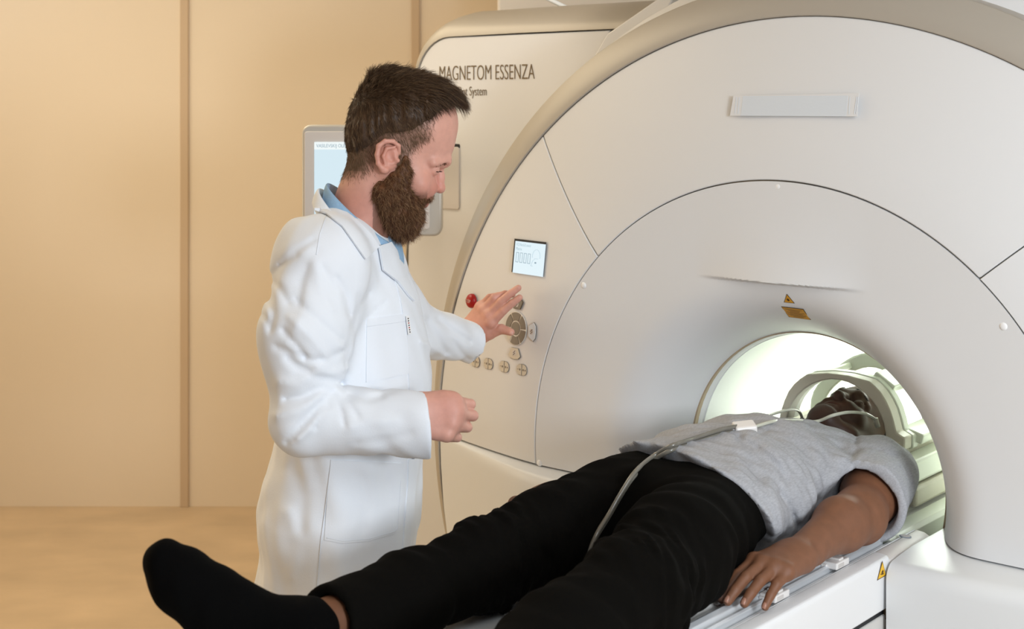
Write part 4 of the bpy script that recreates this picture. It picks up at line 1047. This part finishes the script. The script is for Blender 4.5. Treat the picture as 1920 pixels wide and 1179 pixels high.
for i, cc in enumerate(('brown', 'black', 'red', 'black', 'red', 'brown', 'black')):
    u, v = 760.6+i*0.5, 597+i*4.3; d = (W(u, v, 1.0)-CAMP).normalized(); hit, n, _, _ = CB.ray_cast(CAMP, d)
    if hit is None: continue
    n = n if n.dot(d) < 0 else -n
    up = Vector((0, 0, 1)); up = (up-n*up.dot(n)).normalized(); rt = up.cross(n).normalized()
    mm = Matrix((rt, up, n)).transposed().to_4x4(); mm.translation = hit+n*0.0058
    plate('tag_print', rect(0.0026, 0.0022), 0.0004, mm, M[cc], doc)

# collars: rings leaning forward round the neck, each a band that stands up and folds over
def ringband(name, B, Fp, lat, rows, m, D=2.61, a0=0.0, a1=2*PI, n=72, th=0.0022, sag=0.0):
    """B back point, Fp front point (pixels at depth D): the ring's long axis; rows: (outward, down, width factor)"""
    b = np.array(W(*B, D)); f = np.array(W(*Fp, D)); cen = (b+f)/2; ax = (f-b)/2; la = np.linalg.norm(ax); axn = ax/la; lt = np.array([0.05, 1, 0]); lt /= np.linalg.norm(lt)
    up = np.cross(axn, lt); up = up if up[2] > 0 else -up
    G_ = []
    for (o_, dn, wf) in rows:
        row = []
        for i in range(n+1):
            a = a0+(a1-a0)*i/n; e = axn*math.cos(a)*(la+o_)+lt*math.sin(a)*(lat+o_)*wf
            row.append(cen+e-(up*0.15+np.array([0.0, 0, 0.85]))*dn)
        G_.append(row)
    k = n+1; vs = [p for r in G_ for p in r]; fs = [(i*k+j, i*k+j+1, (i+1)*k+j+1, (i+1)*k+j) for i in range(len(rows)-1) for j in range(n)]
    o = pyd(name, vs, fs, m, doc); s = o.modifiers.new('solid', 'SOLIDIFY'); s.thickness = th; s.offset = 0
    ss = o.modifiers.new('sub', 'SUBSURF'); ss.levels = 1; ss.render_levels = 1; return o
gap = 0.16
ringband('shirt_collar', (615, 344), (742, 457), 0.067, [(-0.006, 0.040, 1), (-0.002, 0.012, 1), (0.000, 0.0, 1), (0.003, 0.001, 1), (0.006, 0.018, 1.02), (0.008, 0.044, 1.04)], M['shirt'], D=2.58, a0=gap, a1=2*PI-gap)['label'] = 'pale blue shirt collar'
ringband('coat_collar', (602, 357), (738, 498), 0.079, [(0.000, 0.035, 1), (0.002, 0.006, 1), (0.004, 0.0, 1), (0.007, 0.002, 1), (0.012, 0.018, 1.06), (0.015, 0.032, 1.14)], M['coat'], D=2.58, a0=0.85, a1=2*PI-0.85, th=0.003)['label'] = 'standing white coat collar'
# shirt front seen between the lapels
S = Sdf(); S.chain([W(688, 430, 2.60), W(678, 480, 2.61), W(666, 530, 2.61)], [0.047, 0.071, 0.085], 0.04, flat=(yv, 1.1))
sV, sQ = S.mesh(0.007); npmesh('shirt', sV, sQ, M['shirt'], doc)
# lapels over the coat front
drape('lapel', [(706, 462), (714, 507), (742, 530), (762, 556), (772, 566), (766, 540), (752, 500), (738, 470), (728, 455)], 0.007, 0.004, M['coat'], CB, lim=(2.3, 2.75))
drape('collar_leaf', [(590, 396), (612, 404), (640, 426), (682, 486), (708, 463), (692, 440), (660, 409), (628, 386), (598, 378)], 0.005, 0.003, M['coat'], CB, lim=(2.2, 2.62))
# trousers and shoes below the coat
S = Sdf()
for sy, dd in ((-1, 2.53), (1, 2.71)):
    a = np.array(W(636, 950, dd)); S.chain([a, a+[0, 0, -0.42], [a[0]-0.02, a[1], 0.09]], [0.082, 0.075, 0.065], 0.03)
tV, tQ = S.mesh(0.011); npmesh('trousers', tV, tQ, M['shoe'], doc)
for dd in (2.53, 2.71):
    a = np.array(W(636, 950, dd)); S = Sdf(); S.chain([(a[0]-0.05, dd, 0.045), (a[0]+0.06, dd, 0.042), (a[0]+0.16, dd, 0.035)], [0.043, 0.045, 0.034], 0.02); S.cap((a[0]-0.02, dd, 0.06), (a[0]-0.02, dd, 0.12), 0.04, 0.045, 0.03)
    tV, tQ = S.mesh(0.008); npmesh('shoe', tV, tQ, M['shoe'], doc)

# ---------------------------------------------------------------- the man on the table (scanner axes)
FRI = FR.inverted()
NR = (0, 0, 1)
# body: legs, torso, arms, hands, and the head made with the same modeller
def patient_frame(o):
    o.matrix_world = FR; return o
PS = 0.00097; a_ = math.radians(15)
def px(V):
    """head space -> scanner axes: face up, crown into the bore, chin towards the feet"""
    V = (np.asarray(V)-np.array([740, 0, -290]))*PS
    f, w, u = V[:, 0], V[:, 1], V[:, 2]
    f2 = f*math.cos(a_)-u*math.sin(a_); u2 = f*math.sin(a_)+u*math.cos(a_)
    return np.stack([w+0.0, 0.312+u2, 0.976+f2], 1)
S = head_sdf(nose=1.22, lips=1.3, jaw=1.08, neck=[(H3(715, 0, 310), H3(690, 0, 400), 54, 54, 22), (H3(690, 0, 400), H3(655, 0, 480), 54, 56, 14)])
S.cap(H3(766, 0, 410), H3(712, 0, 396), 24, 34, 20)
pV, pQ = S.mesh(2.1); pV = smoothv(pV, pQ, 1)
P_, Wd, Qd = pV[:, 0], pV[:, 1], -pV[:, 2]
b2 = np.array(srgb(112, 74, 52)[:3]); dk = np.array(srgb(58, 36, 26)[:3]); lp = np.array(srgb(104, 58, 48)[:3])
C = np.tile(b2*0.42, (len(pV), 1)); C = blend(C, lp, 0.7*gau(818, 382, 14)); C = blend(C, dk, 0.75*sst(Qd, 395, 425)*(P_ > 740)); C = blend(C, dk*0.5, 0.8*gau(827, 325, 5, 31, 14))  # head skin darkened: the backlit shade on the face is put into its colour
parts = [(px(pV), pQ)]; cols = [C]
RH, RK, RA = (-0.09, -0.36, 0.970), (-0.095, -0.76, 0.950), (-0.085, -1.15, 0.957)
LH, LK, LA = (0.09, -0.36, 0.975), (0.205, -0.77, 0.975), (0.235, -1.15, 0.95)
S = Sdf()
S.chain([(0, 0.15, 0.960), (0, 0.0, 0.975), (0, -0.22, 0.975), (0, -0.36, 0.975)], [0.04, 0.066, 0.076, 0.080], 0.06, flat=((1, 0, 0), 1.4))
S.chain([RH, RK, RA], [0.070, 0.050, 0.034], 0.04); S.chain([LH, LK, LA], [0.075, 0.055, 0.040], 0.04)
S.chain([(-0.155, 0.14, 0.95), (-0.225, -0.14, 0.94), (-0.215, -0.43, 0.968)], [0.055, 0.042, 0.028], 0.04)
bV, bQ = S.mesh(0.0085); parts.append((bV, bQ)); cols.append(np.tile(b2, (len(bV), 1)))
# near arm and hand: palm down over the rail
S = Sdf(); el = (0.224, -0.085, 0.938); wrp = np.array((0.237, -0.335, 0.931))
S.chain([(0.158, 0.14, 0.950), (0.192, 0.03, 0.948), el], [0.046, 0.048, 0.045], 0.04)
S.cap(el, (0.229, -0.165, 0.942), 0.045, 0.043, 0.03); S.cap((0.229, -0.165, 0.942), wrp, 0.043, 0.026, 0.03)
ph = hand(S, wrp, (-0.04, -1, 0.03), (0.14, -0.05, 1), [(0.36, 0.32, 0.10), (0.26, 0.28, 0.12), (0.26, 0.28, 0.12), (0.34, 0.38, 0.15)], sc=1.04, spread=0.035,
     thumb=[(0.70, 0.60, -0.3), (0.45, 0.88, -0.2), (0.2, 0.95, -0.1)], left=-1, knuck=1)
S.chain([wrp+[0, -0.01, 0.002], wrp+[-0.0, -0.075, -0.004]], [0.026, 0.024], 0.02, flat=((0, 0, 1), 0.75))
aV, aQ = S.mesh(0.0019); aV = smoothv(aV, aQ, 1); parts.append((aV, aQ))
C = np.tile(b2*1.25, (len(aV), 1)); cols.append(C)
# far hand, just showing beyond the thigh
S = Sdf(); w2 = np.array((-0.215, -0.43, 0.968)); S.cap(w2, w2+[0, -0.03, 0], 0.028, 0.027, 0.02)
hand(S, w2, (0.06, -1, 0.05), (-0.15, 0, 1), [(0.5, 0.5, 0.2)]*4, sc=1.0, left=1, knuck=1)
fV, fQ = S.mesh(0.0026); parts.append((fV, fQ)); cols.append(np.tile(b2*1.1, (len(fV), 1)))
V, Q = merge(parts)
pat = patient_frame(npmesh('person', V, Q, M['skin2'], None, np.concatenate(cols)))
pat['label'] = 'man in a grey T-shirt and black trousers lying on the scanner table'; pat['category'] = 'person'
nails('fingernail', ph, M['nail'], pat, (0, 1, 2, 3))
# short black hair
S = Sdf(); S.ell(c(752, 0, 218), (97, 79, 86), 20); S.ell(c(708, 0, 262), (57, 65, 60), 24)
S.post = lambda f, x, y, z: np.maximum(f, (-z-np.interp(x, [600, 690, 740, 800, 830, 900], [310, 300, 262, 240, 205, 190])))
kV, kQ = S.mesh(3.2); npmesh('hair', px(kV), kQ, M['blackhair'], pat)
for s in (-1, 1):
    t = RNG.uniform(0, 1, 200); R = np.stack([848-22*t**1.5, s*(13+32*t), -(300+1.5*t)+RNG.normal(size=200)*2.2], 1)
    D = np.stack([0.3-0.5*t, s*(0.6+0*t), 0.1-0.3*t], 1)+RNG.normal(size=(200, 3))*0.2; strands('eyebrow', R-[1, 0, 0], D, RNG.uniform(2, 4, 200), 0.45, M['blackhair'], pat, seg=3, xf=px)

# trousers
S = Sdf()
S.chain([(0, -0.25, 0.975), (0, -0.42, 0.972)], [0.086, 0.088], 0.05, flat=((1, 0, 0), 1.72))
S.chain([(-0.09, -0.38, 0.970), (-0.095, -0.58, 0.958), RK, (-0.090, -0.95, 0.950), (RA[0], RA[1]+0.03, RA[2])], [0.084, 0.077, 0.068, 0.060, 0.052], 0.035, clip=[((RA[0], RA[1]+0.040, RA[2]), (0.1, -1, 0.15))])
S.chain([(0.09, -0.38, 0.975), (0.150, -0.58, 0.978), LK, (0.222, -0.97, 0.962), (LA[0], LA[1]+0.03, LA[2])], [0.087, 0.087, 0.075, 0.066, 0.060], 0.035, clip=[((LA[0], LA[1]+0.040, LA[2]), (0.1, -1, 0.15))])
for A, dr in ((RA, 0.009), (LA, 0.0)): S.cap((A[0], A[1]+0.058, A[2]), (A[0], A[1]-0.02, A[2]), 0.047-dr, 0.052-dr, 0.003, '-')
gP = folds(31, 7, 0.0030, 0.10); gP2 = folds(33, 6, 0.0020, 0.05)
S.post = lambda f, x, y, z: f+gP(x*0.7, y*1.5, z)*np.clip((y+1.12)/0.12, 0.15, 1)+gP2(x*0.6, y*1.8+x, z)*np.exp(-((y+0.74)/0.10)**2)*2
tV, tQ = S.mesh(0.0052, pad=0.01); tV = smoothv(tV, tQ, 1); tr = npmesh('trousers', tV, tQ, M['pants'], pat); TB = bvh(tV, tQ)
tr['label'] = 'black trousers'
# socks
def sock(A, mid, ball_, toe, heel, k=1.0):
    A, mid, ball_, toe, heel = (np.array(q, float) for q in (A, mid, ball_, toe, heel)); S = Sdf()
    d = toe-heel; d /= np.linalg.norm(d); lat_ = np.cross(d, [0, 0.5, 0.85]); lat_ /= np.linalg.norm(lat_)
    S.cap(A+[0, 0.004, 0], A+[0, -0.01, -0.003], 0.0375, 0.040, 0.02)
    S.chain([A+[0, -0.01, -0.003], mid, ball_, toe], [0.040, 0.0385, 0.033, 0.023], 0.03, flat=(lat_, 1.12))
    S.chain([heel, mid*0.6+heel*0.4, ball_-np.array([0, 0, 0.004])], [0.034, 0.033, 0.030], 0.03)
    S.cap(A, heel, 0.036, 0.034, 0.03); S.cap(ball_-lat_*0.018, toe-lat_*0.012, 0.026, 0.020, 0.02); S.cap(ball_+lat_*0.018, toe*0.9+ball_*0.1+lat_*0.018, 0.026, 0.018, 0.02)
    S.post = lambda f, x, y, z: f+0.0008*np.sin(x*160+y*90)
    kV, kQ = S.mesh(0.0040, pad=0.004); npmesh('sock', kV, kQ, M['sock'], pat)
sock(RA, L(402, 1128, x=-0.135), L(338, 1084, x=-0.160), L(306, 1048, x=-0.172), L(468, 1232, x=-0.10))
sock(LA, (0.262, -1.22, 0.985), (0.290, -1.275, 1.03), (0.305, -1.30, 1.065), (0.245, -1.215, 0.905))
# T-shirt
S = Sdf()
hem = [((0.04, -0.378, 1.08), (-0.18, -1, -0.7))]
S.chain([(0, 0.170, 0.965), (0, 0.10, 0.962), (0, -0.05, 0.980), (0, -0.20, 0.978), (0, -0.36, 0.972), (0, -0.46, 0.972)], [0.058, 0.078, 0.094, 0.102, 0.106, 0.110], 0.04, flat=((1, 0, 0), 1.66), clip=hem)
for s in (-1, 1):
    S.cap((s*0.10, 0.15, 0.962), (s*0.158, 0.140, 0.956), 0.060, 0.066, 0.04)
    S.cap((s*0.158, 0.140, 0.956), (s*0.204, -0.03, 0.944), 0.066, 0.081, 0.035, clip=[((s*0.205, -0.02, 0), (s*0.22, -1, 0.0))])
    S.cap((s*0.194, 0.02, 0.948), (s*0.222, -0.12, 0.935), 0.060, 0.070, 0.004, '-')
S.cap((0, 0.215, 0.985), (0, 0.40, 0.985), 0.062, 0.07, 0.01, '-')
gT = folds(41, 7, 0.0030, 0.11); gT2 = folds(44, 6, 0.0022, 0.05)
gQ = creases([([(1385, 822), (1420, 842), (1455, 872), (1478, 905)], 7, 0.006), ([(1400, 815), (1440, 838), (1470, 865)], 9, -0.003), ([(1462, 925), (1480, 950), (1496, 985)], 7, 0.005),
    ([(1606, 815), (1604, 845), (1592, 868)], 6, 0.004), ([(1650, 845), (1625, 858), (1600, 874)], 6, 0.003), ([(1690, 856), (1655, 856), (1630, 868)], 7, 0.003),
    ([(1520, 800), (1545, 840), (1560, 880)], 9, 0.003), ([(1410, 820), (1425, 812), (1440, 808)], 4, 0.003), ([(1440, 905), (1460, 950), (1468, 1000)], 10, -0.004), ([(1690, 880), (1700, 915), (1695, 950)], 8, 0.002)])
def post(f, x, y, z):
    f = f+0.6*gT(x*1.0+y*0.7, y*0.8, z)+0.7*gT2(x*0.9-y*0.9, y, z)
    c, s_ = math.cos(PH), math.sin(PH); wx = 0.5195+c*x+s_*y; wy = 2.772-s_*x+c*y
    return gQ(f, wx, wy, z, z > 0.9)
S.post = post
tV, tQ = S.mesh(0.0045, pad=0.01); tV = smoothv(tV, tQ, 1); te = npmesh('t_shirt', tV, tQ, M['tee'], pat); te['label'] = 'grey marl T-shirt'
tV2, tQ2 = S.mesh(0.012, pad=0.01)

# headphone tubes over the chest
bod = BVHTree.FromPolygons([tuple(FR @ Vector(v)) for v in tV], [tuple(int(i) for i in q) for q in tQ])
bod2 = BVHTree.FromPolygons([tuple(FR @ Vector(v)) for v in merge([(vv, qq) for vv, qq in ((np.array([list(v.co) for v in tr.data.vertices]), np.array([list(p.vertices) for p in tr.data.polygons])),)])[0]], [tuple(p.vertices) for p in tr.data.polygons])
def lay(pts, off, dflt=None):
    out = []
    for q in pts:
        u, v = q[0], q[1]
        if len(q) == 3: out.append(W(u, v, q[2])); continue
        d = (W(u, v, 1.0)-CAMP).normalized(); best = None
        for bv in (bod, bod2):
            h, n, i, ds = bv.ray_cast(CAMP, d)
            if h is not None and (best is None or ds < best[1]): best = (h, ds, n)
        if best: out.append(best[0]-d*off)
        elif out: out.append(W(u, v, out[-1].y))
    return out
cable = empty('headphone_tube', 'translucent headphone tubes with a white junction box lying on the chest', 'tube')
main = lay([(1118, 1004), (1140, 968), (1165, 925), (1190, 888), (1225, 858), (1262, 838), (1310, 822), (1355, 808), (1384, 803)], 0.008)
main = [W(1097, 1052, main[0].y-0.01)]+list(main)
for k in (-1, 1): tube('supply_tube', [p+Vector((0.0016*k, -0.001, 0.0045*k)) for p in main], 0.0042, M['tubeg'], cable, n=8, sub=5)
jb = lay([(1396, 803)], 0.008)[0]
jo = box('junction_box', (-0.021, -0.015, -0.010), (0.021, 0.015, 0.010), M['clip'], cable, 0.004); jo.location = jb; jo.rotation_euler = (0.25, -0.08, 0.12)
pc = box('junction_collar', (-0.027, -0.008, -0.007), (-0.018, 0.008, 0.007), M['bezel'], cable, 0.003); pc.location = jb; pc.rotation_euler = jo.rotation_euler
br1 = lay([(1400, 795), (1425, 783), (1455, 772), (1485, 768), (1500, 772), (1506, 786)], 0.004)
pA = [lay([(1398, 795)], 0.006)[0]]+[FR @ L(u, v, x=x) for u, v, x in ((1425, 784, -0.02), (1455, 774, -0.045), (1485, 767, -0.07), (1498, 771, -0.085), (1505, 786, -0.09))]
tube('ear_tube', pA, 0.0034, M['tube'], cable, n=8)
pB = lay([(1412, 801), (1450, 790), (1490, 788)], 0.006)+[FR @ L(u, v, x=x) for u, v, x in ((1530, 790, 0.01), (1560, 779, 0.045), (1590, 773, 0.062), (1620, 775, 0.078), (1640, 785, 0.085))]
tube('ear_tube', pB, 0.0034, M['tube'], cable, n=8)
for u, v, x in ((1505, 792, -0.088), (1643, 793, 0.086)):
    q = FR @ L(u, v, x=x); tube('tube_joint', [q+Vector((-0.002, 0, 0.010)), q+Vector((0.003, 0, -0.008))], 0.0052, M['tubeg'] if u < 1600 else M['tube'], cable, n=10, sub=1)
for s in (-1, 1):
    e = box('ear_pad', (-0.012, -0.035, -0.035), (0.012, 0.035, 0.03), M['coil'], cable, 0.01); e.matrix_world = FR @ Matrix.Translation((s*0.098, 0.325, 0.955))
